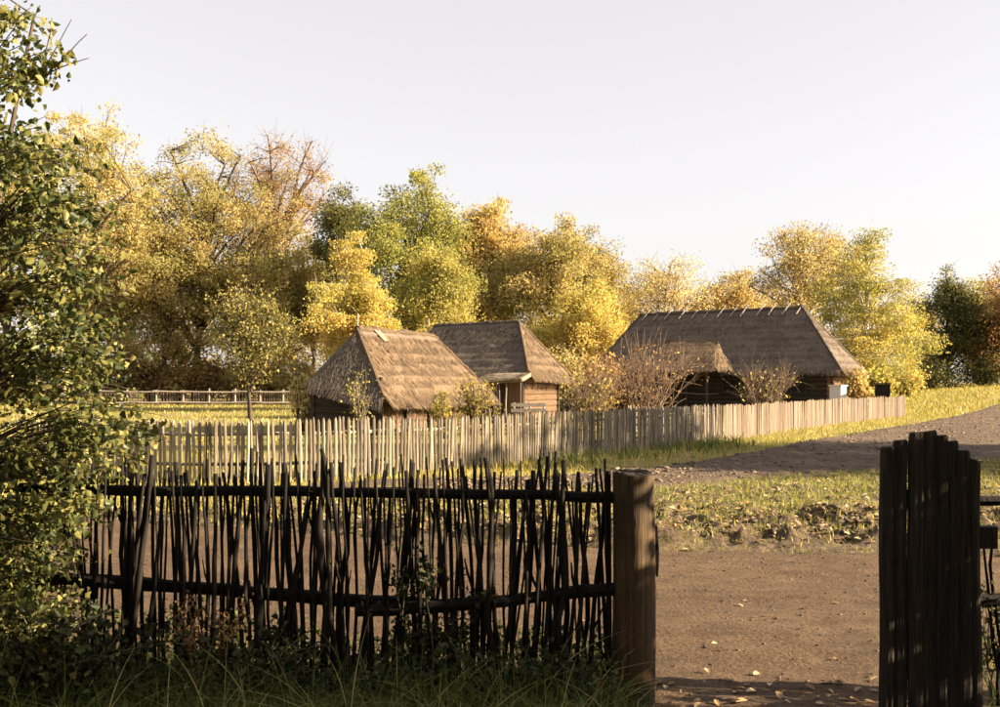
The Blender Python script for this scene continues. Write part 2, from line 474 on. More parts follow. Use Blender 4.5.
# ------------------------------------------------------------------ stuff on the ground
def lumps(n, pos, size, flat=0.7):
    """n irregular lumps joined in one mesh (octahedra subdivided once would cost more: 12-vertex icosahedra)"""
    ph = (1 + 5 ** .5) / 2
    b = np.array([(-1, ph, 0), (1, ph, 0), (-1, -ph, 0), (1, -ph, 0), (0, -1, ph), (0, 1, ph), (0, -1, -ph), (0, 1, -ph), (ph, 0, -1), (ph, 0, 1), (-ph, 0, -1), (-ph, 0, 1)], float)
    b /= np.linalg.norm(b[0])
    fc = np.array([(0, 11, 5), (0, 5, 1), (0, 1, 7), (0, 7, 10), (0, 10, 11), (1, 5, 9), (5, 11, 4), (11, 10, 2), (10, 7, 6), (7, 1, 8), (3, 9, 4), (3, 4, 2), (3, 2, 6), (3, 6, 8), (3, 8, 9), (4, 9, 5), (2, 4, 11), (6, 2, 10), (8, 6, 7), (9, 8, 1)])
    V = b[None] * (0.35 + 1.0 * rng.random((n, 12, 1)))
    a = rng.random(n) * 6.28; ca, sa = np.cos(a), np.sin(a)
    st = 0.7 + 0.9 * rng.random(n)
    x = V[:, :, 0] * st[:, None]; y = V[:, :, 1]
    V = np.stack([x * ca[:, None] - y * sa[:, None], x * sa[:, None] + y * ca[:, None], V[:, :, 2] * flat], 2)
    V = V * size[:, None, None] + pos[:, None, :]
    Fc = fc[None] + (np.arange(n) * 12)[:, None, None]
    return V.reshape(-1, 3), Fc.reshape(-1, 3), np.repeat(rng.random(n), 20)

def blades(pos, h, w, lean=0.5, seg=2):
    """curved grass blades: each seg quads + tip -> built of quads with a thin tip"""
    n = len(pos)
    a = rng.random(n) * 6.28
    la = rng.random(n) * 6.28
    ln = lean * rng.random(n) ** 0.7
    dirx, diry = np.cos(la) * ln, np.sin(la) * ln
    V = []
    for k in range(seg + 1):
        t = k / seg
        ww = w * (1 - t * 0.9) / 2
        cx = pos[:, 0] + dirx * h * t * t; cy = pos[:, 1] + diry * h * t * t
        cz = pos[:, 2] + h * (t - 0.45 * ln * t * t)
        V.append(np.stack([cx - np.cos(a) * ww, cy - np.sin(a) * ww, cz], 1))
        V.append(np.stack([cx + np.cos(a) * ww, cy + np.sin(a) * ww, cz], 1))
    V = np.stack(V, 1)
    m = 2 * (seg + 1)
    q = np.array([(2 * k, 2 * k + 1, 2 * k + 3, 2 * k + 2) for k in range(seg)])
    Fc = q[None] + (np.arange(n) * m)[:, None, None]
    return V.reshape(-1, 3), Fc.reshape(-1, 4), np.repeat(rng.random(n), seg)

def scatter(n, x0, x1, y0, y1):
    return x0 + (x1 - x0) * rng.random(n), y0 + (y1 - y0) * rng.random(n)

def top_z(x, y):
    z = gz(x, y) - 0.03 + 0.06 * (fbm(x * .5, y * .5, 3) - .47)
    inf = (x > -8) & (x < 14) & (y > 10.6) & (y < 27)
    z = np.where(inf, np.maximum(z, field_z(x, y)), z)
    return z

# clods of turned earth
n = 60000
x, y = scatter(n, -5, 13.5, 10.9, 24)
keep = rng.random(n) < sstep(.25, .5, y - road_far(x)) * sstep(0, 2.5, tr_lo(x) + .7 - y) * (0.10 + 0.75 * sstep(5, 0.3, y - road_far(x))) * (0.35 + 1.1 * (fbm(x * .8, y * .8, 61) > .44))
x, y = x[keep], y[keep]
sz = 0.010 + 0.038 * rng.random(len(x)) ** 3
v, f, r = lumps(len(x), np.stack([x, y, field_z(x, y) + sz * 0.2], 1), sz, 0.75)
tag(link('earth_clods', mesh_np('earth_clods', v, f, 3, r), M_CLOD), 'brown clods of turned earth in the rough field', 'clods', kind='stuff')
# stones and clods on the track
n = 7000
x = -1 + 40 * rng.random(n) ** 1.6; tt = rng.random(n)
y = tr_lo(x) + (tr_up(x) - tr_lo(x)) * tt
sz = 0.012 + 0.06 * rng.random(n) ** 3.5
v, f, r = lumps(n, np.stack([x, y, track_z(x, y)], 1), sz, 0.55)
tag(link('track_stones', mesh_np('track_stones', v, f, 3, r * .7 + .3), M_CLOD), 'stones and clods strewn along the track', 'stones', kind='stuff')
# crumbs on the road
n = 5000
x, y = scatter(n, -3.5, 4.5, 4.8, 12)
ok = y < road_far(x); x, y = x[ok], y[ok]
sz = 0.003 + 0.013 * rng.random(len(x)) ** 3
v, f, r = lumps(len(x), np.stack([x, y, road_z(x, y)], 1), sz, 0.6)
tag(link('road_crumbs', mesh_np('road_crumbs', v, f, 3, r * .8), M_CLOD), 'small crumbs of soil and pebbles on the sandy road', 'pebbles', kind='stuff')

def litter(pos, size):
    n = len(pos)
    a = rng.random(n) * 6.28; tl = (rng.random(n) - .5) * 0.9; t2 = (rng.random(n) - .5) * 0.9
    base = np.array([(-1, 0), (-.3, -.55), (.5, -.45), (1, 0), (.5, .45), (-.3, .55)])
    X = base[None, :, 0] * size[:, None]; Y = base[None, :, 1] * size[:, None]
    ca, sa = np.cos(a)[:, None], np.sin(a)[:, None]
    Z = tl[:, None] * X + t2[:, None] * Y + np.abs(Y) * 0.5
    V = np.stack([X * ca - Y * sa + pos[:, 0:1], X * sa + Y * ca + pos[:, 1:2], Z + pos[:, 2:3]], 2)
    Fc = np.array([(0, 1, 2, 3), (0, 3, 4, 5)])[None] + (np.arange(n) * 6)[:, None, None]
    return V.reshape(-1, 3), Fc.reshape(-1, 4), np.repeat(rng.random(n), 2)
# fallen leaves: thick in the field, few on the road
n = 26000
x, y = scatter(n, -5, 13, 10.8, 24)
keep = rng.random(n) < (field_amp(x, y) * (.2 + .8 * sstep(6, 1, y - road_far(x))) + 0.05)
x, y = x[keep], y[keep]
x2, y2 = scatter(70, 0.4, 3.0, 5.2, 10.5)
x3, y3 = scatter(90, 0.5, 2.1, 5.2, 6.3)
x4, y4 = scatter(260, -2.6, 0.6, 4.9, 6.2)
px = np.concatenate([x, x2, x3, x4]); py = np.concatenate([y, y2, y3, y4])
pz = np.concatenate([field_z(x, y) + .02, road_z(x2, y2) + .008, road_z(x3, y3) + .008, road_z(x4, y4) + .03])
sz = np.concatenate([0.018 + 0.028 * rng.random(len(x)), 0.012 + 0.02 * rng.random(70), 0.015 + 0.022 * rng.random(90), 0.02 + 0.02 * rng.random(260)])
v, f, r = litter(np.stack([px, py, pz], 1), sz)
tag(link('fallen_leaves', mesh_np('fallen_leaves', v, f, 4, r), M_LITTER), 'dry brown fallen leaves scattered over the field and road', 'leaves', kind='stuff')

# grass of the field, verges and meadow
def grass_patch(name, label, n, x0, x1, y0, y1, dens, h, w, mat, lean=0.6, zfun=top_z):
    x, y = scatter(n, x0, x1, y0, y1)
    k = rng.random(n) < dens(x, y)
    x, y = x[k], y[k]
    hh = h * (0.5 + 0.9 * rng.random(len(x)))
    ww = w * (0.7 + 0.6 * rng.random(len(x)))
    v, f, r = blades(np.stack([x, y, zfun(x, y) - 0.01], 1), hh, ww, lean, 2)
    return tag(link(name, mesh_np(name, v, f, 4, r), mat), label, 'grass', kind='stuff')

# the picket fence line in plan: (px, fence height in px) -> depth from 0.98 m
def fpt(px, hpx, h=0.98): d = h * F / hpx; return ((px - 500) * d / F, d)
FENCE = np.array([fpt(20, 56.5), fpt(110, 58), fpt(210, 59), fpt(300, 58.5), fpt(400, 54.5), fpt(480, 50), fpt(560, 45), fpt(640, 40), fpt(722, 35)])
SIDE = np.array([fpt(722, 35), fpt(790, 28.5), fpt(850, 24), fpt(905, 20.5)])
ALLF = np.vstack([FENCE, SIDE[1:]])
def fence_y(x): return np.interp(x, ALLF[:, 0], ALLF[:, 1])

grass_patch('field_grass', 'sparse short yellow green grass in the rough field', 120000, -5, 13.4, 11.2, 24,
            lambda x, y: field_amp(x, y) * np.where(fbm(x * .7, y * .7, 71) > .36 + .13 * sstep(3.5, .3, y - road_far(x)), .95, .5), 0.085, 0.013, M_GRASSF, 0.9)
grass_patch('road_edge_grass', 'thin strip of grass along the far edge of the road', 15000, -8, 9, 10.4, 18,
            lambda x, y: sstep(.38, .05, np.abs(y - road_far(x) - .2 - .25 * (fbm(x * 1.5, x * 0, 14) - .45))) * .9, 0.085, 0.010, M_GRASS, 0.7, lambda x, y: np.maximum(top_z(x, y), road_z(x, y)))
grass_patch('verge_grass', 'yellow green grass verge between picket fence and track', 130000, -10, 34, 16, 75,
            lambda x, y: ((y > tr_up(x) - .25 + .9 * (fbm(x * .9, y * .9, 51) - .45)) & (y < fence_y(x) + 1.0) & (x > -10)) * (.35 + .65 * sstep(14, 3, y - tr_up(x))), 0.17, 0.022, M_GRASS, 0.8)
grass_patch('meadow_grass', 'yellow grass meadow rising to the dark trees', 60000, 12, 60, 45, 105,
            lambda x, y: ((y > tr_up(x)) & (y > fence_y(x))) * .9, 0.26, 0.05, M_GRASS, 0.8)
grass_patch('orchard_grass', 'mown yellow grass between picket fence and rail fence', 22000, -42, -4, 19, 88,
            lambda x, y: (y > fence_y(x) + .6) * .9, 0.16, 0.05, M_GRASS, 0.8)
grass_patch('left_verge_grass', 'grass strip between picket fence and road seen through the wattle', 30000, -10, 1.5, 12.5, 24,
            lambda x, y: ((y > road_far(x) + .4) & (y < fence_y(x) + .3) & (y < tr_lo(x) + 8)) * np.where((y > tr_lo(x)) & (y < tr_up(x)) & (x > -1), .1, .8), 0.11, 0.014, M_GRASS, 0.8)
grass_patch('fence_weeds', 'rank dark green weeds at the foot of the picket fence', 15000, -1, 8, 20, 35,
            lambda x, y: sstep(2.6, .3, np.abs(y - fence_y(x) + 1.2)) * sstep(0, 2.5, x) * sstep(7.5, 5.5, x) * (fbm(x * .9, y * .9, 81) > .38), 0.32, 0.03, M_GRASSD, 1.0)
def fg(x, y): return gz(x, y)
grass_patch('foreground_grass', 'long rank grass growing at the foot of the wattle fence', 17000, -3.4, 0.62, 4.6, 6.5,
            lambda x, y: .3 + .7 * (fbm(x * 2, y * 2, 91) > .42), 0.30, 0.008, M_GRASSD, 1.2, fg)
grass_patch('gate_grass', 'grass tufts growing beside the dark plank gate', 800, 2.35, 4.2, 5.0, 7.2, lambda x, y: x * 0 + .9, 0.26, 0.008, M_GRASSD, 1.0, fg)
M_ARCH = blade_mat('long_grass_blade', [(0, (.10, .13, .03)), (.5, (.26, .27, .06)), (1, (.55, .46, .20))], .3)
x, y = scatter(420, -2.5, 0.62, 4.9, 5.95)
v, f, r = blades(np.stack([x, y, fg(x, y)], 1), 0.30 + 0.38 * rng.random(420), np.full(420, 0.010), 1.7, 7)
tag(link('arching_grass', mesh_np('arching_grass', v, f, 4, np.repeat(rng.random(420), 7)), M_ARCH), 'long arching grass blades in front of the wattle fence', 'grass', kind='stuff')

# ------------------------------------------------------------------ picket fences
def resample(poly, step):
    seg = np.linalg.norm(np.diff(poly, axis=0), axis=1); L = np.concatenate([[0], np.cumsum(seg)])
    s = np.arange(0, L[-1], step)
    p = np.stack([np.interp(s, L, poly[:, 0]), np.interp(s, L, poly[:, 1])], 1)
    t = np.stack([np.interp(s + .3, L, poly[:, 0]) - np.interp(s - .3, L, poly[:, 0]), np.interp(s + .3, L, poly[:, 1]) - np.interp(s - .3, L, poly[:, 1])], 1)
    return p, t / np.linalg.norm(t, axis=1)[:, None]

def picket_mesh(k, w=0.060, th=0.03, h=1.0, point=0.07):
    """half-round pale, flat back at +y, round front at -y, cut top"""
    m = MB(); rr = random.Random(k)
    prof = [(-w / 2, .004), (-w / 2 * .8, -th * .6), (0, -th), (w / 2 * .8, -th * .6), (w / 2, .004)]
    zs = [(0, 1.0), (h * .5, 1 + rr.uniform(-.12, .1)), (h - point, 1.0), (h, .35)]
    V = []; bx = rr.uniform(-.008, .008)
    for i, (z, s) in enumerate(zs):
        for (x, y) in prof: V.append((x * s + (bx if i == 1 else 0) + (rr.uniform(-.006, .006) if i == 3 else 0), y * (1 if i < 3 else .7), z - (abs(x) * .2 if i == 3 else 0)))
    n = 5; Fc = []
    for i in range(3):
        for j in range(n): Fc.append((i * n + j, i * n + (j + 1) % n, (i + 1) * n + (j + 1) % n, (i + 1) * n + j))
    Fc.append(tuple(range(n))[::-1]); Fc.append(tuple(3 * n + j for j in range(n)))
    m.add(V, Fc); return m.mesh('picket')

def rail_run(parent, name, pts, z, r, mat, offs):
    m = MB()
    q = [(p[0] + nx * offs, p[1] + ny * offs, float(gz(p[0], p[1])) + z + random.uniform(-.015, .015)) for p, (nx, ny) in pts]
    m.tube(q, [r] * len(q), 5); return m.build(name, mat, parent)

def make_fence(name, label, poly, step, meshes, mat, hmean, hvar, rails, gap=0.0, posts=2.2, group=None, tilt=.02, postmat=None):
    P_, T_ = resample(poly, step)
    root = empty(name, (P_[0][0], P_[0][1], float(gz(P_[0][0], P_[0][1])) - .03)); tag(root, label, 'fence', group)
    root_inv = Vector(root.location)
    for p, t in zip(P_, T_):
        if random.random() < gap: continue
        o = bpy.data.objects.new('picket', random.choice(meshes)); COL.objects.link(o); o.parent = root
        if not o.data.materials: o.data.materials.append(mat)
        o.location = Vector((p[0] + random.uniform(-.006, .006), p[1] + random.uniform(-.006, .006), float(gz(*p)) - .03)) - root_inv
        o.rotation_euler = (random.uniform(-tilt, tilt), random.uniform(-tilt, tilt), math.atan2(t[1], t[0]) + random.uniform(-.08, .08))
        s = hmean * (1 + random.uniform(-hvar, hvar)) + 0.06 * (float(vnoise(np.array(p[0] * .8), np.array(p[1] * .8), 5)) - .5)
        o.scale = (random.uniform(.80, 1.06), random.uniform(.8, 1.5), s)
    Pr, Tr = resample(poly, 1.1)
    pts = [(p, (-t[1], t[0])) for p, t in zip(Pr, Tr)]
    for z in rails:
        r = rail_run(root, 'rail', pts, z, .032, postmat or mat, .035); r.location = -root_inv
    Pp, Tp = resample(poly, posts)
    for p, t in zip(Pp, Tp):
        m = MB(); zb = float(gz(*p))
        c = (p[0] - t[1] * .12, p[1] + t[0] * .12)
        m.tube([(c[0], c[1], zb - .1), (c[0], c[1], zb + rails[-1] + .08)], [.055, .05], 7)
        o = m.build('post', postmat or mat, root); o.location = -root_inv
    return root

pm = [picket_mesh(k) for k in range(7)]
bm_ = [picket_mesh(20 + k, 0.118, 0.02, 1.0, 0.015) for k in range(6)]
make_fence('picket_fence', 'pale half round picket fence running across behind the wattle fence', FENCE, .088, pm, M_PICKET, 1.045, .03, (.28, .78), gap=.02, tilt=.034)
make_fence('board_fence', 'close boarded weathered fence along the track beside the long house', SIDE, .124, bm_, M_BOARD, 1.02, .035, (.28, .78), tilt=.014)
inner = np.array([(P(628, 405, 39)[0], 39.0), (P(724, 405, 36.5)[0], 36.5)])
make_fence('picket_fence', 'low picket fence between the bare bush and the house porch', inner, .11, pm, M_PICKET, .88, .03, (.25, .7), gap=.05)

# far rail fence in the orchard
D_R = 80.0
posts_px = [100, 127, 156, 183, 209, 235, 260, 283, 304]
root = empty('rail_fence', (P(127, 404, D_R)[0], D_R, 0)); tag(root, 'far pole rail fence with thin posts before the golden trees', 'fence')
inv = Vector(root.location)
pp = [P(px, 404, D_R + k * .1) for k, px in enumerate(posts_px)]
for q in pp:
    m = MB(); m.tube([(q[0], q[1], -.1), (q[0] + .02, q[1], 1.12 + random.uniform(-.06, .1))], [.075, .06], 7)
    o = m.build('post', M_PALEWOOD, root); o.location = -inv
for z in (.22, .98):
    for a, b in zip(pp[:-1], pp[1:]):
        m = MB(); m.tube([(a[0] - .2, a[1] - .1, z + random.uniform(-.05, .05)), (b[0] + .2, b[1] - .1, z + random.uniform(-.05, .05))], [.055, .045], 6)
        o = m.build('rail', M_PALEWOOD, root); o.location = -inv
k = 0
for a, b in zip(pp[:-1], pp[1:]):
    for s in np.linspace(.08, .92, 9):
        c = a + (b - a) * s; m = MB()
        if k == 0:
            mm = MB(); mm.box((0, 0, .5), (.06, .03, .86)); pal = mm.mesh('pale'); pal.materials.append(M_BOARD); k = 1
        o = bpy.data.objects.new('pale', pal); COL.objects.link(o); o.parent = root
        o.location = Vector((c[0], c[1] + .06, .0)) - inv; o.rotation_euler = (0, random.uniform(-.05, .05), 0)

# ------------------------------------------------------------------ wattle fence, post and gate in the foreground
DW = 5.85
def stick_mesh(k):
    rr = random.Random(k + 50)
    n = 8; pts = []; rad = []
    ax, ay = rr.uniform(-.022, .022), rr.uniform(-.008, .008)
    ph = rr.uniform(0, 6); wob = rr.uniform(.007, .022)
    for i in range(n + 1):
        t = i / n
        pts.append((ax * math.sin(t * 3.1) + wob * math.sin(ph + t * 9) + rr.uniform(-.010, .010), ay * math.sin(t * 3.1) + rr.uniform(-.003, .003), t))
        rad.append((1.12 - .32 * t) * (1 + rr.uniform(-.16, .2)) * .0118)
    m = MB(); m.tube(pts, rad, 6)
    if k % 3 == 0:      # stub of a side branch
        i = rr.randint(3, 6); a = pts[i]; s = rr.choice((-1, 1))
        m.tube([a, (a[0] + s * .03, a[1] - .006, a[2] + .05), (a[0] + s * .05, a[1] - .008, a[2] + .11)], [.009, .007, .004], 5)
    return m.mesh('stick')
SM = [stick_mesh(k) for k in range(14)]
for m_ in SM:
    m_.materials.append(M_STICK); m_.polygons.foreach_set('use_smooth', np.ones(len(m_.polygons), bool))

wf = empty('wattle_fence', (P(340, 700, DW)[0], DW, 0)); tag(wf, 'dark rough fence of upright sticks woven between two pole rails', 'fence')
winv = Vector(wf.location)
def rail(parent, inv, pix, d, r):
    m = MB(); pts = [P(a, b, d + random.uniform(-.01, .01)) for a, b in pix]
    m.tube(pts, [r * random.uniform(.9, 1.1) for _ in pts], 8)
    o = m.build('rail', M_STICK, parent, smooth=False); o.location = -inv
def dens(pix, n=14):
    a = np.array(pix, float); xs_ = np.linspace(a[0, 0], a[-1, 0], n)
    return [(x_, np.interp(x_, a[:, 0], a[:, 1]) + random.uniform(-1.3, 1.3)) for x_ in xs_]
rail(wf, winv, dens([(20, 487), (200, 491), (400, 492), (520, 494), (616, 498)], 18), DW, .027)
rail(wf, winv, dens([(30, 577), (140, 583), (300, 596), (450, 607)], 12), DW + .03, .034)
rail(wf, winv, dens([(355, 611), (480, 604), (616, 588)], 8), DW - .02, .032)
random.seed(21)
# sticks: (x at upper rail, top y, lean in px at the foot, thickness factor)
sticks = []
x_ = 66.0
dense_spots = [(125, 150), (168, 182), (225, 262), (312, 332), (402, 420), (446, 470), (532, 572)]
while x_ < 606:
    thick = any(a <= x_ <= b for a, b in dense_spots)
    th = random.choice([.5, .6, .7, .85, 1.05]) * (1.25 if thick and random.random() < .5 else 1)
    sticks.append((x_, random.uniform(454, 482) - (6 if thick else 0) + (random.random() < .12) * 14, random.gauss(0, 11), th))
    x_ += random.uniform(3.0, 5.2) if thick else random.choice([random.uniform(2.4, 4.2), random.uniform(3.2, 6), random.uniform(4.5, 8.5)])
sticks += [(345, 462, -2, 1.5), (322, 458, 4, 1.9), (286, 463, 14, 1.6), (268, 464, -14, 1.7), (410, 463, -20, 1.5), (490, 458, 6, 1.4), (533, 470, -12, 1.5), (562, 460, -14, 1.3), (302, 505, -24, 1.1)]
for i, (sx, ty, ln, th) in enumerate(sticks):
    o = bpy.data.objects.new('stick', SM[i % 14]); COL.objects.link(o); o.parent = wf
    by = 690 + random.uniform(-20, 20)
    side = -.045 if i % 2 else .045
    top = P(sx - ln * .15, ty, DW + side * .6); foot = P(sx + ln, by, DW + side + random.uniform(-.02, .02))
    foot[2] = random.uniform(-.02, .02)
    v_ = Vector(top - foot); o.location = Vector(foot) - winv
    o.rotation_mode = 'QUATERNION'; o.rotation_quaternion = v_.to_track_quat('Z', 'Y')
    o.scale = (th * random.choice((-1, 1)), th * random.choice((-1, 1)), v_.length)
# a few leaning forks
for (x0, y0, x1, y1) in [(292, 534, 312, 488), (150, 545, 166, 470), (283, 540, 268, 468), (405, 540, 420, 470), (560, 560, 540, 480), (205, 560, 190, 470), (245, 560, 226, 472), (365, 590, 385, 470), (432, 575, 452, 492), (590, 592, 604, 500), (505, 590, 518, 470)]:
    o = bpy.data.objects.new('stick', random.choice(SM)); COL.objects.link(o); o.parent = wf
    a = P(x0 + (x0 - x1) * (690 - y0) / (y0 - y1) * .35, 690, DW - .05); a[2] = 0.0; b = P(x1, y1, DW + .03); v_ = Vector(b - a)
    o.location = Vector(a) - winv; o.rotation_mode = 'QUATERNION'; o.rotation_quaternion = v_.to_track_quat('Z', 'Y'); o.scale = (1.0, 1.0, v_.length)

# round gate post
def big_post():
    c = P(632, 705, DW); h = P(632, 473, DW)[2]
    m = MB(); n = 28; rings = 26; V = []; Fc = []
    ph = [random.uniform(0, 6.28) for _ in range(5)]
    for i in range(rings + 1):
        t = i / rings; z = -.15 + (h + .15) * t
        for j in range(n):
            a = j * 2 * math.pi / n
            r = .104 * (1.06 - .08 * t) * (1 + .025 * math.sin(2 * a + ph[0]) + .018 * math.sin(5 * a + ph[1]) + .012 * math.sin(11 * a + ph[2] + t) + .006 * math.sin(7 * t * 6 + ph[3]) + random.uniform(-.006, .006))
            V.append((r * math.cos(a) + .012 * math.sin(t * 2.6), r * math.sin(a), z + (.008 * math.sin(a * 1 + ph[4]) + random.uniform(-.004, .004) if i == rings else 0)))
    for i in range(rings):
        for j in range(n): Fc.append((i * n + j, i * n + (j + 1) % n, (i + 1) * n + (j + 1) % n, (i + 1) * n + j))
    m.add(V, Fc)
    root = empty('gate_post', (c[0], c[1], 0)); tag(root, 'thick round wooden gate post with its right side sunlit', 'post')
    m.build('shaft', M_POST, root, smooth=True)
    m = MB(); cv = [(0.0 + .004, 0, h + .004)]; top = V[-n:]
    ring = [(x * .93, y * .93, z + .006 + random.uniform(-.004, .004)) for x, y, z in top]
    inn = [(x * .5, y * .5, h + random.uniform(-.006, .008)) for x, y, z in top]
    m.add(top + ring + inn + cv, [(j, (j + 1) % n, n + (j + 1) % n, n + j) for j in range(n)] + [(n + j, n + (j + 1) % n, 2 * n + (j + 1) % n, 2 * n + j) for j in range(n)] + [(2 * n + j, 2 * n + (j + 1) % n, 3 * n) for j in range(n)])
    m.build('end_grain', M_GATE, root)
    # split of bark standing off at the right side and thin upright pale at the left
    m = MB(); m.tube([(.128, .0, .66), (.13, .0, .78), (.122, .0, .92)], [.007, .011, .008], 5); m.build('loose_splinter', M_STICK, root)
    m = MB(); m.tube([(-.118, -.02, -.05), (-.12, -.02, .6), (-.122, -.02, 1.2)], [.017, .016, .014], 6); m.build('side_stake', M_STICK, root)
big_post()

# gate leaf of half-round planks on the right
DG = 5.5
gr = empty('plank_gate', (P(930, 700, DG)[0], DG, 0)); tag(gr, 'tall dark gate of upright rounded planks with curved top', 'gate')
ginv = Vector(gr.location)
tops = [(889, 446, 12), (901, 440, 12), (917, 432, 13), (930, 431, 13), (942, 435, 12), (953, 441, 12), (964, 450, 12), (974, 459, 11)]
for k, (gx, ty, wpx) in enumerate(tops):
    w = (wpx + 2.6) * DG / F; top = P(gx, ty, DG)
    foot = P(gx - (930 - gx) * .05, 700, DG)
    m = MB(); n = 9; V = []; Fc = []
    zs = [-.0] + [top[2] * q for q in (.15, .3, .45, .6, .75, .88)] + [top[2] - .03, top[2] - .006, top[2]]
    fl = random.uniform(-.1, .1)
    for i, z in enumerate(zs):
        t = z / top[2]; s = 1.0 if i < len(zs) - 2 else (.93 if i == len(zs) - 2 else .72)
        cx = foot[0] + (top[0] - foot[0]) * t + .004 * math.sin(t * 6 + k)
        for j in range(n):
            a = math.pi + math.pi * j / (n - 1)
            V.append((cx + w * .54 * math.cos(a) * s * (1 + random.uniform(-.05, .05)), DG + .014 + .030 * math.sin(a) * s + random.uniform(-.003, .003) + .006 * (k % 2), z + fl * (math.cos(a) * .06 if i > len(zs) - 3 else 0)))
    for i in range(len(zs) - 1):
        for j in range(n - 1): Fc.append((i * n + j, i * n + j + 1, (i + 1) * n + j + 1, (i + 1) * n + j))
        Fc.append((i * n + n - 1, i * n, (i + 1) * n, (i + 1) * n + n - 1))
    Fc.append(tuple(range(n))[::-1]); Fc.append(tuple((len(zs) - 1) * n + j for j in range(n)))
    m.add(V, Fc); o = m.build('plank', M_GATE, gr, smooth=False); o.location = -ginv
for y_ in (500, 660):
    a = P(884, y_, DG); b = P(979, y_, DG)
    m = MB(); m.box(((a[0] + b[0]) / 2, DG + .052, a[2]), (b[0] - a[0] - .01, .05, .09)); o = m.build('crossbar', M_GATE, gr); o.location = -ginv
m = MB(); q = P(986, 537, DG + .05); m.box(q, (.085, .07, .105)); o = m.build('latch_block', M_GATE, gr); o.location = -ginv

wr = empty('wattle_fence', (P(1080, 700, 5.9)[0], 5.9, 0)); tag(wr, 'short dark stick fence continuing to the right of the gate', 'fence')
rinv = Vector(wr.location)
rail(wr, rinv, dens([(974, 500), (1250, 506)], 8), 5.9, .028)
rail(wr, rinv, dens([(974, 599), (1250, 604)], 8), 5.9, .03)
for i, (sx, ln, ty) in enumerate([(983, 18, 545), (990, 10, 545), (1004, 3, 470), (1016, -4, 462), (1030, 6, 470), (1043, 2, 466), (1060, -5, 470), (1075, 4, 460), (1090, 0, 470), (1110, 3, 466), (1130, 0, 470), (1150, 4, 462), (1180, 0, 470), (1210, 0, 466)]):
    o = bpy.data.objects.new('stick', SM[i]); COL.objects.link(o); o.parent = wr
    top = P(sx, ty, 5.94); foot = P(sx + ln, 700, 5.86); foot[2] = 0; v_ = Vector(top - foot)
    o.location = Vector(foot) - rinv; o.rotation_mode = 'QUATERNION'; o.rotation_quaternion = v_.to_track_quat('Z', 'Y'); o.scale = (.75, .75, v_.length)
for xx in (2.45, 4.05):
    m = MB(); m.tube([(xx + (2.9 if xx > 3 else 0.9) * 0, 6.02, -.1), (xx, 6.02, 1.2)], [.07, .065], 9)
m = MB(); xr = P(1130, 600, 6.02)[0]; m.tube([(xr, 6.0, -.1), (xr, 6.0, 1.22)], [.075, .07], 9); o = m.build('post', M_STICK, wr); o.location = -rinv

# ------------------------------------------------------------------ thatched buildings
def bilin(q, u, v):
    a, b, c, d = [np.asarray(k, float) for k in q]     # eave left, eave right, ridge right, ridge left
    u = np.asarray(u)[..., None]; v = np.asarray(v)[..., None]
    return (a * (1 - u) + b * u) * (1 - v) + (d * (1 - u) + c * u) * v

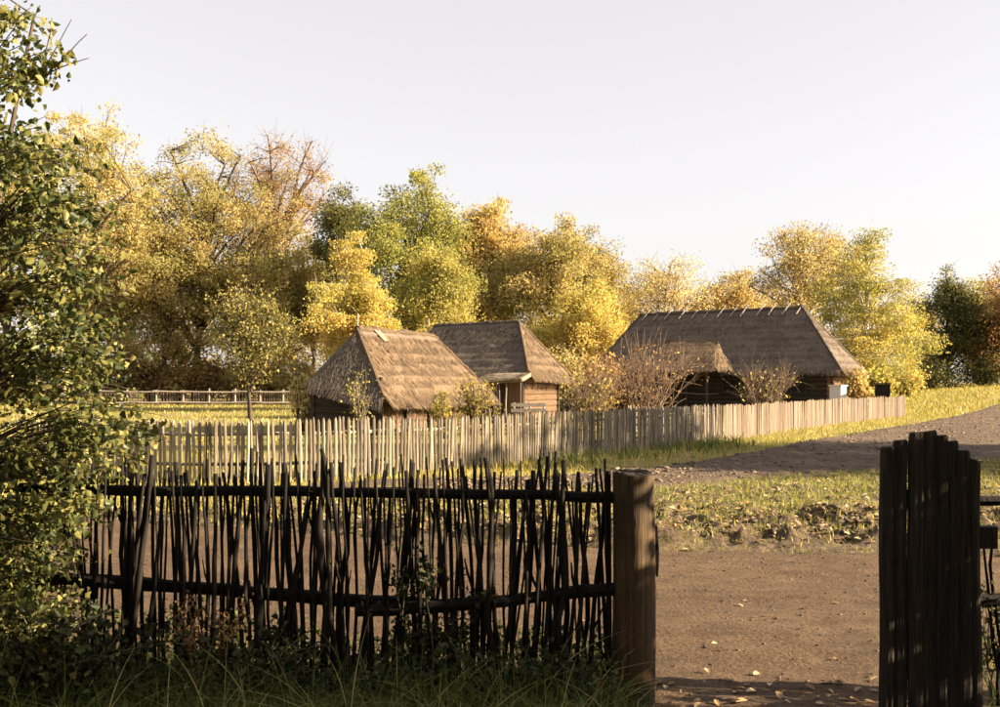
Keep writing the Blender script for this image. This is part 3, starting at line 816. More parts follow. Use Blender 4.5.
def thatch_face(parent, inv, q, mat, nu=36, nv=20, thick=.26, seed=0, straws=2600, sag=.05, name='thatch_slope'):
    q = [np.asarray(k, float) for k in q]
    nrm = np.cross(q[1] - q[0], q[2] - q[0] if np.linalg.norm(q[3] - q[2]) > 1e-6 else q[2] - q[0]); nrm /= np.linalg.norm(nrm)
    if nrm[2] < 0: nrm = -nrm
    U, Vv = np.meshgrid(np.linspace(0, 1, nu + 1), np.linspace(0, 1, nv + 1))
    L = np.linalg.norm(q[1] - q[0]); H = np.linalg.norm((q[2] + q[3]) / 2 - (q[0] + q[1]) / 2)
    edge = np.minimum(np.minimum(U, 1 - U) * L * 2, 1)
    bulge = .05 * (fbm(U * L * 1.1, Vv * H * 1.1, seed) - .45) + .035 * (fbm(U * L * 3.3, Vv * H * 5.5, seed + 3) - .45) + .055 * ((Vv * H * 2.1 + .25 * fbm(U * L * .9, Vv * 0 + 3.0, seed + 8)) % 1.0)
    top = bilin(q, U, Vv) + nrm * (bulge * edge)[..., None]
    top[..., 2] -= sag * np.sin(Vv * math.pi) * edge
    fr = np.zeros_like(U); fr[0] = .05 * (fbm(U[0] * L * 4, U[0] * 0 + seed, 7) - .3) * 2
    down = bilin(q, U * 0, Vv) * 0; sl = (q[0] + q[1]) / 2 - (q[2] + q[3]) / 2; sl /= np.linalg.norm(sl)
    top = top + fr[..., None] * sl
    bot = bilin(q, U, Vv) - nrm * thick
    n1 = (nu + 1) * (nv + 1)
    V = np.concatenate([top.reshape(-1, 3), bot.reshape(-1, 3)])
    i = (np.arange(nv)[:, None] * (nu + 1) + np.arange(nu)[None]).ravel()
    Ft = np.stack([i, i + 1, i + nu + 2, i + nu + 1], 1); Fb = Ft[:, ::-1] + n1
    rim = []
    for k in range(nu): rim += [(k, k + n1, k + 1 + n1, k + 1)]; a = nv * (nu + 1) + k; rim += [(a + 1, a + 1 + n1, a + n1, a)]
    for k in range(nv): a = k * (nu + 1); rim += [(a + nu + 1, a + nu + 1 + n1, a + n1, a)]; a += nu; rim += [(a, a + n1, a + nu + 1 + n1, a + nu + 1)]
    Fc = np.concatenate([Ft, Fb, np.array(rim)])
    o = link(name, mesh_np(name, V, Fc, 4, np.full(len(Fc), .45)), mat, parent); o.location = -inv
    # straws lying down the slope, ends lifted
    n = straws; u = rng.random(n); v = rng.random(n) ** 1.15
    v = np.where(rng.random(n) < .18, rng.random(n) * .05, v)
    c = bilin(q, u, v); b2 = .05 * (fbm(u * L * 1.1, v * H * 1.1, seed) - .45)
    c = c + nrm * (b2 + .012)[:, None]; c[:, 2] -= sag * np.sin(v * math.pi)
    al = (q[1] - q[0]) / L
    ln = .25 + .35 * rng.random(n); wd = .008 + .016 * rng.random(n); tw = (rng.random(n) - .5) * .28
    dirv = sl[None] + al[None] * tw[:, None]; dirv /= np.linalg.norm(dirv, axis=1)[:, None]
    lift = .012 + .06 * rng.random(n) ** 2.5
    e = c + dirv * ln[:, None] + nrm * lift[:, None]
    sv = np.stack([c - al * wd[:, None], c + al * wd[:, None], e + al * (wd * .6)[:, None], e - al * (wd * .6)[:, None]], 1).reshape(-1, 3)
    sf = np.arange(4 * n).reshape(-1, 4)
    s_ = link('straw', mesh_np('straw', sv, sf, 4, rng.random(n)), mat, o); s_['kind'] = 'stuff'
    return o

def ridge_roll(parent, inv, a, b, r, mat, name='ridge_cap'):
    pts = [np.asarray(a) + (np.asarray(b) - np.asarray(a)) * t + np.array([0, 0, random.uniform(-.02, .02)]) for t in np.linspace(0, 1, 34)]
    m = MB(); m.tube(pts, [r * random.uniform(.6, 1.2) for _ in pts], 8); o = m.build(name, mat, parent, smooth=False); o.location = -inv
    return o

def log_wall(parent, inv, a, b, z0, z1, n, mat, th=.16, name='log', ext=.14):
    a = np.asarray(a, float); b = np.asarray(b, float); d = b - a; L = np.linalg.norm(d); d /= L
    h = (z1 - z0) / n
    mm = MB(); k = 8
    V = []
    for X in (-ext, L * .33, L * .66, L + ext):
        for j in range(k):
            an = j * 2 * math.pi / k + .39; V.append((th * .5 * math.cos(an) * random.uniform(.94, 1.06), h * .54 * math.sin(an), X))
    Fc = [(i * k + j, i * k + (j + 1) % k, (i + 1) * k + (j + 1) % k, (i + 1) * k + j) for i in range(3) for j in range(k)] + [tuple(range(k))[::-1], tuple(3 * k + j for j in range(k))]
    mm.add(V, Fc); me = mm.mesh(name); me.materials.append(mat)
    yaw = math.atan2(d[1], d[0])
    from mathutils import Matrix
    R = Matrix.Rotation(yaw, 3, 'Z') @ Matrix(((0, 0, 1), (1, 0, 0), (0, 1, 0)))
    for i in range(n):
        o = bpy.data.objects.new(name, me); COL.objects.link(o); o.parent = parent
        o.location = Vector((a[0], a[1], z0 + h * (i + .5))) - inv
        o.rotation_euler = R.to_euler()

def frame2(origin, theta):
    ex = np.array([math.cos(theta), math.sin(theta)]); ey = np.array([-math.sin(theta), math.cos(theta)])
    return lambda u, v, z: np.array([origin[0] + ex[0] * u + ey[0] * v, origin[1] + ex[1] * u + ey[1] * v, z])

# --- long house on the right
th_h = -math.radians(28)
rr_ = P(803, 308, 64.5)                     # right end of the ridge
HR = rr_[2]
Lr = 9.7                                    # ridge length
fr = frame2((rr_[0], rr_[1]), th_h)         # u along the ridge (positive right), v towards the back
hs_root = empty('thatched_house', (*fr(-4.5, 0, 0)[:2], 0)); tag(hs_root, 'long log house with dark thatched hip roof and crossed ridge sticks', 'house')
hinv = Vector(hs_root.location)
ez, w_, a_ = 2.30, 3.3, 2.75
FL, FR, BR, BL = fr(-Lr - 1.75, -w_, ez), fr(a_, -w_, ez), fr(a_, w_, ez), fr(-Lr - 1.75, w_, ez)
R1, R0 = fr(0, 0, HR), fr(-Lr, 0, HR - .16)
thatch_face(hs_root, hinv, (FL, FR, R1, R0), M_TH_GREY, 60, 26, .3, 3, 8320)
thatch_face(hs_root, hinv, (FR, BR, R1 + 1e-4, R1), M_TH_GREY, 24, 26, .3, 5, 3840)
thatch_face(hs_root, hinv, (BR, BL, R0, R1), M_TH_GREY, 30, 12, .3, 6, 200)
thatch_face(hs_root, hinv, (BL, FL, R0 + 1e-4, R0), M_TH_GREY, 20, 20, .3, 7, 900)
ridge_roll(hs_root, hinv, R0 + [0, 0, .02], R1 + [0, 0, .02], .15, M_TH_GREY)
ridge_roll(hs_root, hinv, R1, FR + [0, 0, .0], .085, M_TH_GREY, 'hip_roll')
ridge_roll(hs_root, hinv, R1, BR + [0, 0, .0], .085, M_TH_GREY, 'hip_roll')
ridge_roll(hs_root, hinv, R0, FL + [0, 0, .0], .085, M_TH_GREY, 'hip_roll')
# porch roof: lower pitch catching the low sun, sunlit tone put into the colour
pr0, pr1 = fr(-8.1, -4.3, 2.40), fr(-3.7, -4.3, 2.40)
pt0, pt1 = fr(-7.3, -1.5, 4.12), fr(-4.5, -1.5, 4.12)
thatch_face(hs_root, hinv, (pr0, pr1, pt1, pt0), M_TH_SUNLIT, 40, 18, .24, 9, 2600, sag=-.05, name='porch_thatch')
thatch_face(hs_root, hinv, (pr1, fr(-3.1, -3.2, 2.42), pt1 + 1e-3, pt1), M_TH_SUNLIT, 10, 12, .2, 10, 300, sag=0, name='porch_thatch')
thatch_face(hs_root, hinv, (fr(-8.7, -3.2, 2.42), pr0, pt0 + 1e-3, pt0), M_TH_SUNLIT, 10, 12, .2, 11, 300, sag=0, name='porch_thatch')
# ridge sticks: crossed pairs
for k in range(13):
    u = -Lr + .35 + k * (Lr - .5) / 12 + random.uniform(-.12, .12)
    z = HR - .16 * (-u / Lr)
    for s in (-1, 1):
        ln = random.uniform(.10, .22)
        m = MB(); m.tube([fr(u - .16, -s * .50, z - .34), fr(u + ln * .9, s * .10, z + .16 + ln)], [.035, .03], 6)
        o = m.build('ridge_stick', M_PALEWOOD, hs_root); o.location = -hinv
# walls
wx0, wx1, wv = -Lr - 1.75 + .8, a_ - .75, w_ - .75
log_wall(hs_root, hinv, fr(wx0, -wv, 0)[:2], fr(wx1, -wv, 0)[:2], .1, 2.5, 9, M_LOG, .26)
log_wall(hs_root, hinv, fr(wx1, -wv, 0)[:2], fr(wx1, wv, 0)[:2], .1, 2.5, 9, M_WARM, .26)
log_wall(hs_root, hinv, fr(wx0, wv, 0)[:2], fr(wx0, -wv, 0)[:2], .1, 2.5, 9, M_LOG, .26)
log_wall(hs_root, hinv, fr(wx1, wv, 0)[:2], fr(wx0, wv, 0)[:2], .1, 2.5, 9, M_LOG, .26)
from mathutils import Matrix
Rz = Matrix.Rotation(th_h, 3, 'Z')
def hbox(root, inv, fr_, R_, u, v, z, size, name, mat):
    m = MB(); m.box(fr_(u, v, z), size, R_); o = m.build(name, mat, root); o.location = -inv; return o
hbox(hs_root, hinv, fr, Rz, (wx0 + wx1) / 2, 0, .05, (wx1 - wx0 + .3, 2 * wv + .3, .3), 'foundation', M_LOG)
hbox(hs_root, hinv, fr, Rz, (wx0 + wx1) / 2, 0, 2.62, (wx1 - wx0 + .4, 2 * wv + .4, .18), 'wall_plate', M_LOG)
dr = hbox(hs_root, hinv, fr, Rz, -6.6, -wv - .16, 1.05, (1.05, .07, 1.95), 'door', M_LOG)
m = MB(); m.box(fr(-6.25, -wv - .215, 1.05), (.05, .05, .16), Rz); m.build('handle', M_BLACK, dr)
for u in (-7.3, -5.9): hbox(hs_root, hinv, fr, Rz, u, -wv - .17, 1.1, (.16, .12, 2.1), 'door_frame', M_LOG)
for u in (-3.4, .4):
    f_ = hbox(hs_root, hinv, fr, Rz, u, -wv - .14, 1.45, (.85, .06, .75), 'window', M_LOG)
    m = MB()
    for sx in (-.19, .19):
        for sz_ in (-.165, .165): m.box(fr(u + sx, -wv - .175, 1.45 + sz_), (.33, .02, .28), Rz)
    m.build('pane', M_BLACK, f_)
for u in (-7.8, -4.3):
    m = MB(); p0 = fr(u, -4.0, 0); m.tube([p0, p0 + [0, 0, 2.4]], [.09, .08], 8); o = m.build('porch_post', M_LOG, hs_root); o.location = -hinv

# --- near hut on the left
rA, rB = P(357, 329, 37.3), P(433, 336, 42.6)
dirr = (rB - rA)[:2]; L1 = np.linalg.norm(dirr); th1 = math.atan2(dirr[1], dirr[0])
f1 = frame2(rA[:2], th1)
hut = empty('thatched_hut', (*f1(L1 / 2, 0, 0)[:2], 0)); tag(hut, 'small low hut with sunlit brown thatch nearest the picket fence', 'hut')
i1 = Vector(hut.location)
zr = (rA[2] + rB[2]) / 2; zf = 1.17; zs_ = 1.72
n_c, n_r = f1(-1.2, -1.62, zf), f1(L1 + 1.7, -1.7, zf)
n_l, n_b = f1(-1.15, 1.1, zs_), f1(L1 + .9, 1.5, zs_)
# keep the front left corner and lift the hip eave
hc = f1(-1.25, -2.05, 1.45)
A_, B_ = f1(0, 0, rA[2]), f1(L1, 0, rB[2])
thatch_face(hut, i1, (n_c, n_r, B_, A_), M_TH_SUNLIT, 44, 26, .24, 13, 8320)
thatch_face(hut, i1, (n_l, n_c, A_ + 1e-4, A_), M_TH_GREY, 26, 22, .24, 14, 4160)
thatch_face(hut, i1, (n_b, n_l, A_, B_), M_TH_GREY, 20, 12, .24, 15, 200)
thatch_face(hut, i1, (n_r, n_b, B_ + 1e-4, B_), M_TH_SUNLIT, 20, 14, .24, 16, 800)
ridge_roll(hut, i1, A_, B_, .12, M_TH_SUNLIT)
ridge_roll(hut, i1, A_, n_c + [0, 0, .0], .085, M_TH_SUNLIT, 'hip_roll')
ridge_roll(hut, i1, B_, n_r + [0, 0, .0], .085, M_TH_SUNLIT, 'hip_roll')
R1m = Matrix.Rotation(th1, 3, 'Z')
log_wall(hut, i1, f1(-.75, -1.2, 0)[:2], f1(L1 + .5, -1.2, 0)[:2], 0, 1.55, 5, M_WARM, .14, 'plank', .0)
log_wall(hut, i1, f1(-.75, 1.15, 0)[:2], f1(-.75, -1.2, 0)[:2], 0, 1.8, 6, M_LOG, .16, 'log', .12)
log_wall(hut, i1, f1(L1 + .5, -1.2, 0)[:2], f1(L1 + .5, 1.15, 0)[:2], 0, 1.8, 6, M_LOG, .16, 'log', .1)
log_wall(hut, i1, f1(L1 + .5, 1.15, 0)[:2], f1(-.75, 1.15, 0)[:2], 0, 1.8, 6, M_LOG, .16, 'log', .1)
for u in (-.72, .95, 2.7, 4.4, L1 + .4):
    hbox(hut, i1, f1, R1m, u, -1.3, .75, (.16, .12, 1.5), 'wall_post', M_LOG)
m = MB(); q = f1(.02, 0, rA[2]); m.tube([q + [0, 0, -.2], q + [.02, 0, .5]], [.035, .028], 6); o = m.build('ridge_stick', M_PALEWOOD, hut); o.location = -i1
# board laid on the thatch near the ridge
def on_slope(u, t): return (n_c * (1 - u) + n_r * u) * (1 - t) + (A_ * (1 - u) + B_ * u) * t
b0, b1, b2_, b3 = on_slope(.17, .985), on_slope(.235, .995), on_slope(.275, .83), on_slope(.225, .81)
nn = np.cross(n_r - n_c, A_ - n_c); nn /= np.linalg.norm(nn); nn = nn if nn[2] > 0 else -nn
m = MB(); m.add([b + nn * .10 for b in (b0, b1, b2_, b3)] + [b + nn * .06 for b in (b0, b1, b2_, b3)], [(0, 1, 2, 3), (7, 6, 5, 4), (0, 4, 5, 1), (1, 5, 6, 2), (2, 6, 7, 3), (3, 7, 4, 0)])
o = m.build('roof_board', M_BOARD, hut); o.location = -i1

# --- middle hut
th2 = -math.radians(25)
q2 = P(519, 322, 52.0); f2 = frame2(q2[:2], th2)
h2 = empty('thatched_hut', (*f2(-2.5, 0, 0)[:2], 0)); tag(h2, 'taller hut with shaded grey thatch standing between near hut and bushes', 'hut')
i2 = Vector(h2.location); z2 = q2[2]; L2 = 4.3; e2 = 2.02; w2 = 2.5; a2 = 1.55
c_fr, c_br, c_fl, c_bl = f2(a2, -w2, e2 + .06), f2(a2, w2, e2 - .1), f2(-L2 - a2, -w2, e2), f2(-L2 - a2, w2, e2)
T1, T0 = f2(0, 0, z2), f2(-L2, 0, z2 - .1)
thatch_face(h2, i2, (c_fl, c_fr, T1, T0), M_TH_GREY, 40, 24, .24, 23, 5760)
thatch_face(h2, i2, (c_fr, c_br, T1 + 1e-4, T1), M_TH_SUNLIT, 22, 22, .24, 24, 3520)
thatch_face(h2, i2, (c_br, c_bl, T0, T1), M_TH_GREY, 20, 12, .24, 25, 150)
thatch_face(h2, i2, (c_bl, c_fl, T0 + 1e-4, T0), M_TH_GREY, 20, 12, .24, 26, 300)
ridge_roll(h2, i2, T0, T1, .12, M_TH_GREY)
ridge_roll(h2, i2, T1, c_fr + [0, 0, .0], .085, M_TH_SUNLIT, 'hip_roll')
ridge_roll(h2, i2, T1, c_br + [0, 0, .0], .085, M_TH_SUNLIT, 'hip_roll')
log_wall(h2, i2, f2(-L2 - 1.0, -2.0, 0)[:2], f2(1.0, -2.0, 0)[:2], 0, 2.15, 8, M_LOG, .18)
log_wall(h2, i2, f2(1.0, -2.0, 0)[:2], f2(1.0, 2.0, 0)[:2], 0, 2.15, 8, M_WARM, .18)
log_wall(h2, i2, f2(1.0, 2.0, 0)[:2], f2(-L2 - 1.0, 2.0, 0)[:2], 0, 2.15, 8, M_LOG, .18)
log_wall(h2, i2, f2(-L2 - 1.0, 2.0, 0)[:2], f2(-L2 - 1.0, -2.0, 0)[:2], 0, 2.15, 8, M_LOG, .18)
m = MB(); q = T0 + [-.3, 0, 0]; m.tube([q + [0, 0, -.3], q + [0, 0, .35]], [.035, .03], 6); o = m.build('ridge_stick', M_PALEWOOD, h2); o.location = -i2

# --- small lean-to store with a pale straw top beside the middle hut
dl = 45.0
q = P(505, 378, dl); fl_ = frame2(q[:2], -math.radians(18)); Rl = Matrix.Rotation(-math.radians(18), 3, 'Z')
lt = empty('lean_to', (q[0], q[1], 0)); tag(lt, 'little lean-to store with pale straw top before the middle hut', 'shed')
il = Vector(lt.location)
thatch_face(lt, il, (fl_(-1.05, -.75, 1.66), fl_(.95, -.75, 1.80), fl_(.85, .7, 2.0), fl_(-1.0, .7, 1.95)), M_TH_PALE, 18, 12, .14, 33, 900, sag=0, name='straw_top')
hbox(lt, il, fl_, Rl, .55, -.5, .83, (.5, .06, 1.62), 'side_panel', M_WARM)
hbox(lt, il, fl_, Rl, -.2, .55, .83, (1.5, .06, 1.62), 'back_panel', M_LOG)
for k in range(11):
    u = -.85 + k * .105
    m = MB(); a = fl_(u, -.5 + random.uniform(-.05, .05), 0); b = fl_(u + random.uniform(-.12, .12), -.45, 1.6)
    m.tube([a, (a + b) / 2 + [random.uniform(-.04, .04), 0, 0], b], [.03, .028, .02], 5); o = m.build('brushwood_stick', M_PALEWOOD, lt); o.location = -il

# low plank fence by the middle hut
pf = empty('plank_fence', (P(530, 406, 43)[0], 43, 0)); tag(pf, 'low fence of two pale horizontal planks before the middle hut', 'fence')
ipf = Vector(pf.location)
for y_ in (404.5, 410):
    a = P(511, y_ + .8, 43.2); b = P(546, y_, 43.0); m = MB()
    m.box((a + b) / 2, (b[0] - a[0], .04, .13)); o = m.build('plank', M_PALEWOOD, pf); o.location = -ipf
for px in (514, 530, 544):
    c = P(px, 404, 43.2); m = MB(); m.tube([(c[0], c[1] + .02, 0), (c[0], c[1] + .02, c[2] + .05)], [.05, .05], 6); o = m.build('post', M_PALEWOOD, pf); o.location = -ipf

# boxes beside the house
def hive(name, label, px, py_top, d, w, h, mat, lidmat, rz):
    q = P(px, py_top, d); zt = q[2]; zb = zt - h
    r = empty(name, (q[0], q[1], 0), rz); tag(r, label, 'beehive')
    m = MB(); m.box((0, 0, (zt + zb) / 2 - .03), (w, w, h - .08)); bd = m.build('body', mat, r)
    m = MB(); m.box((0, 0, zt - .03), (w + .1, w + .1, .07)); m.build('lid', lidmat, r)
    for sx in (-1, 1):
        for sy in (-1, 1):
            m = MB(); m.box((sx * w * .42, sy * w * .42, (zb - .02) / 2 - .02), (.07, .07, max(zb + .1, .1))); m.build('leg', M_LOG, r)
    m = MB(); m.box((w / 2 + .012, 0, zb + .12), (.02, w * .5, .03)); m.build('landing_board', lidmat, bd)
hive('beehive', 'white painted box beehive at the sunlit corner of the long house', 838, 385, 58.5, .62, 1.0, M_WHITE, M_WHITE, -.75)
hive('beehive', 'dark wooden box beehive standing above the end of the board fence', 882.5, 383, 58.0, .72, .95, M_BLACK, M_LOG, -.3)

# ------------------------------------------------------------------ trees and shrubs
def leaf_quads(pos, size, hang=0.0):
    n = len(pos)
    d = rng.normal(size=(n, 3)); d /= np.linalg.norm(d, axis=1)[:, None]
    e = rng.normal(size=(n, 3)); e -= d * (e * d).sum(1)[:, None]; e /= np.linalg.norm(e, axis=1)[:, None]
    s = size * (0.6 + 0.8 * rng.random(n))[:, None]
    a = d * s * .62; b = e * s * .40
    V = np.stack([pos - a, pos + b - a * .1, pos + a, pos - b - a * .1], 1).reshape(-1, 3)
    return V, np.arange(4 * n).reshape(-1, 4), rng.random(n)

def leaf_tris(pos, size):
    n = len(pos)
    d = rng.normal(size=(n, 3)); d /= np.linalg.norm(d, axis=1)[:, None]
    e = rng.normal(size=(n, 3)); e -= d * (e * d).sum(1)[:, None]; e /= np.linalg.norm(e, axis=1)[:, None]
    s = size * (0.6 + 0.8 * rng.random(n))[:, None]
    V = np.stack([pos - d * s * .5 - e * s * .42, pos - d * s * .3 + e * s * .5, pos + d * s * .62], 1).reshape(-1, 3)
    return V, np.arange(3 * n).reshape(-1, 3), rng.random(n)

def crooked(a, b, k, wob, sag=0.0):
    t = np.linspace(0, 1, k + 1)[:, None]
    p = a + (b - a) * t
    L = np.linalg.norm(b - a)
    w = rng.normal(size=(k + 1, 3)) * wob * L; w[0] = 0; w[-1] *= .3
    p = p + np.cumsum(w, axis=0) * .5 * (1 - t * .6)
    p[:, 2] += sag * L * np.sin(t[:, 0] * math.pi)
    return p

SEED = 3
def make_tree(name, label, base, H, R, cb, mat, bark, nclump=90, nleaf=9000, leaf=.2, spread=.62, shape='round', group=None, bare=0.0, stretch=.75, cat='tree', lean=0.0, twigs=True):
    """base (x, y); H height; R crown radius; cb crown bottom height"""
    global rng
    rng = np.random.default_rng(sum((i + 1) * ord(ch) for i, ch in enumerate(label)) + SEED)   # each tree keeps its own shape
    bz = float(gz(*base)) - .04
    root = empty(name, (base[0], base[1], bz)); tag(root, label, cat, group)
    tr_top = H * (.9 if shape in ('cone', 'birch') else .62)
    r0 = max(.06, H * .017)
    trunk = crooked(np.array([0, 0, 0.]), np.array([lean + rng.normal() * .02 * H, rng.normal() * .02 * H, tr_top]), 7, .02)
    chains = [(trunk, np.linspace(r0, r0 * .28, 8) * np.array([1.35] + [1] * 7))]
    # clump centres inside a lobed envelope
    cz = (H + cb) / 2; hz = (H - cb) / 2
    nlb = 13 if nclump > 200 else 8
    ld = rng.normal(size=(nlb, 3)); ld /= np.linalg.norm(ld, axis=1)[:, None]
    ld[0] = (rng.normal() * .15, rng.normal() * .15, 1); ld[1] = (0, 0, -.3)
    lr = rng.uniform(.34, .52, nlb); lr[0] = .5
    if shape == 'round':                     # shoulders that make a broad dome
        for q in range(2, 6):
            an = q * 1.57 + rng.random(); ld[q] = (math.cos(an) * .72, math.sin(an) * .72, rng.uniform(.45, .75))
            lr[q] = rng.uniform(.40, .52)
    lc = ld * (1 - lr)[:, None] * rng.uniform(.85, 1.06, nlb)[:, None]
    pick = rng.choice(nlb, nclump, p=lr ** 2 / (lr ** 2).sum())
    d = rng.normal(size=(nclump, 3)); d /= np.linalg.norm(d, axis=1)[:, None]
    c = lc[pick] + d * (lr[pick] * rng.random(nclump) ** .42 * (1 + .12 * rng.normal(size=nclump)))[:, None]
    c[:, :2] /= np.percentile(np.hypot(c[:, 0], c[:, 1]), 90); c[:, 2] = (c[:, 2] - c[:, 2].min()) / (c[:, 2].max() - c[:, 2].min()) * 2 - 1
    zt = (c[:, 2] + 1) / 2
    prof = np.ones(nclump)
    if shape == 'cone': prof = np.clip(1.35 * (1 - zt) + .12, .1, 1.0)
    elif shape == 'birch': prof = np.clip(1.2 - zt * .72, .25, 1.0)
    elif shape == 'round': prof = np.clip(1.12 - .28 * zt, .3, 1.1)
    c = np.stack([c[:, 0] * R * prof + lean * zt, c[:, 1] * R * prof, cz + c[:, 2] * hz], 1)
    # limbs
    nl = max(6, int(nclump / 9))
    seeds = c[rng.choice(nclump, min(nl, nclump), replace=False)]
    limb_pts = [trunk[2:]]; limb_r = [np.linspace(r0 * .8, r0 * .3, len(trunk) - 2)]
    for s_ in seeds:
        zz = np.clip(s_[2] - (.55 * np.hypot(s_[0], s_[1]) + .12 * H) * rng.uniform(.7, 1.2), H * .12, tr_top * .97)
        k = zz / tr_top * 7; i = int(min(6, k)); st = trunk[i] + (trunk[i + 1] - trunk[i]) * (k - i)
        lp = crooked(st, s_, 5, .05, .06 if shape != 'birch' else .12)
        rr = np.linspace(r0 * .5, r0 * .14, 6); chains.append((lp, rr)); limb_pts.append(lp); limb_r.append(rr)
    LP = np.concatenate(limb_pts)
    small = []
    for q_ in c:
        dd = np.linalg.norm(LP - q_, axis=1) + .35 * np.maximum(0, LP[:, 2] - q_[2] + .3) * 2
        a = LP[np.argmin(dd)]
        tw = crooked(a, q_, 3, .07, .05); small.append((tw, np.linspace(r0 * .13 + .008, .010 + leaf * .02, 4)))
        if twigs:
            for _ in range(2 + int(bare * 7)):
                e = q_ + rng.normal(size=3).clip(-1.3, 1.3) * spread * (1.0 + .5 * bare) + np.array([0, 0, spread * .5 * (1 + bare)])
                small.append((crooked(tw[rng.integers(1, 4)], e, 2, .08), np.array([.02, .014, .008]) * (.6 + leaf * 2.5)))
    v1, q1 = tube_arrays(chains, 7); v2, q2 = tube_arrays(small, 3)
    link('trunk', mesh_np('trunk', np.concatenate([v1, v2]), np.concatenate([q1, q2 + len(v1)]), 4), bark, root, smooth=True)
    # leaves
    wgt = rng.random(nclump) + .45; wgt /= wgt.sum()
    if bare:
        wgt *= np.where(rng.random(nclump) < bare, .12, 1); wgt /= wgt.sum()
    idx = rng.choice(nclump, nleaf, p=wgt)
    off = rng.normal(size=(nleaf, 3)).clip(-1.7, 1.7) * spread * np.array([1, 1, stretch]) * (.55 + .75 * rng.random(nclump))[idx][:, None]
    if shape == 'birch': off[:, 2] = -np.abs(off[:, 2]) * 1.6 + .3 * spread
    pos = c[idx] + off
    pos[:, 2] = np.maximum(pos[:, 2], .15)
    V, Q, r = leaf_tris(pos, leaf)
    link('crown', mesh_np('crown', V, Q, 3, r), mat, root)
    return root

def tree_px(name, label, px, d, top, wpx, cb_y, mat, **k):
    x = (px - 500) * d / F; b = float(gz(x, d)) - .04
    H = EYE - (top - HOR) * d / F - b; cb = max(.2, EYE - (cb_y - HOR) * d / F - b)
    bark = k.pop('bark', BARK)
    k['nleaf'] = int(k['nleaf'] * 3.2); k['leaf'] = k['leaf'] * .62; k['nclump'] = int(k['nclump'] * 2.2)
    sp = k.pop('spread', .0062 * d)
    return make_tree(name, label, (x, d), H, wpx * d / F / 2, cb, LM[mat], bark, spread=sp, **k)

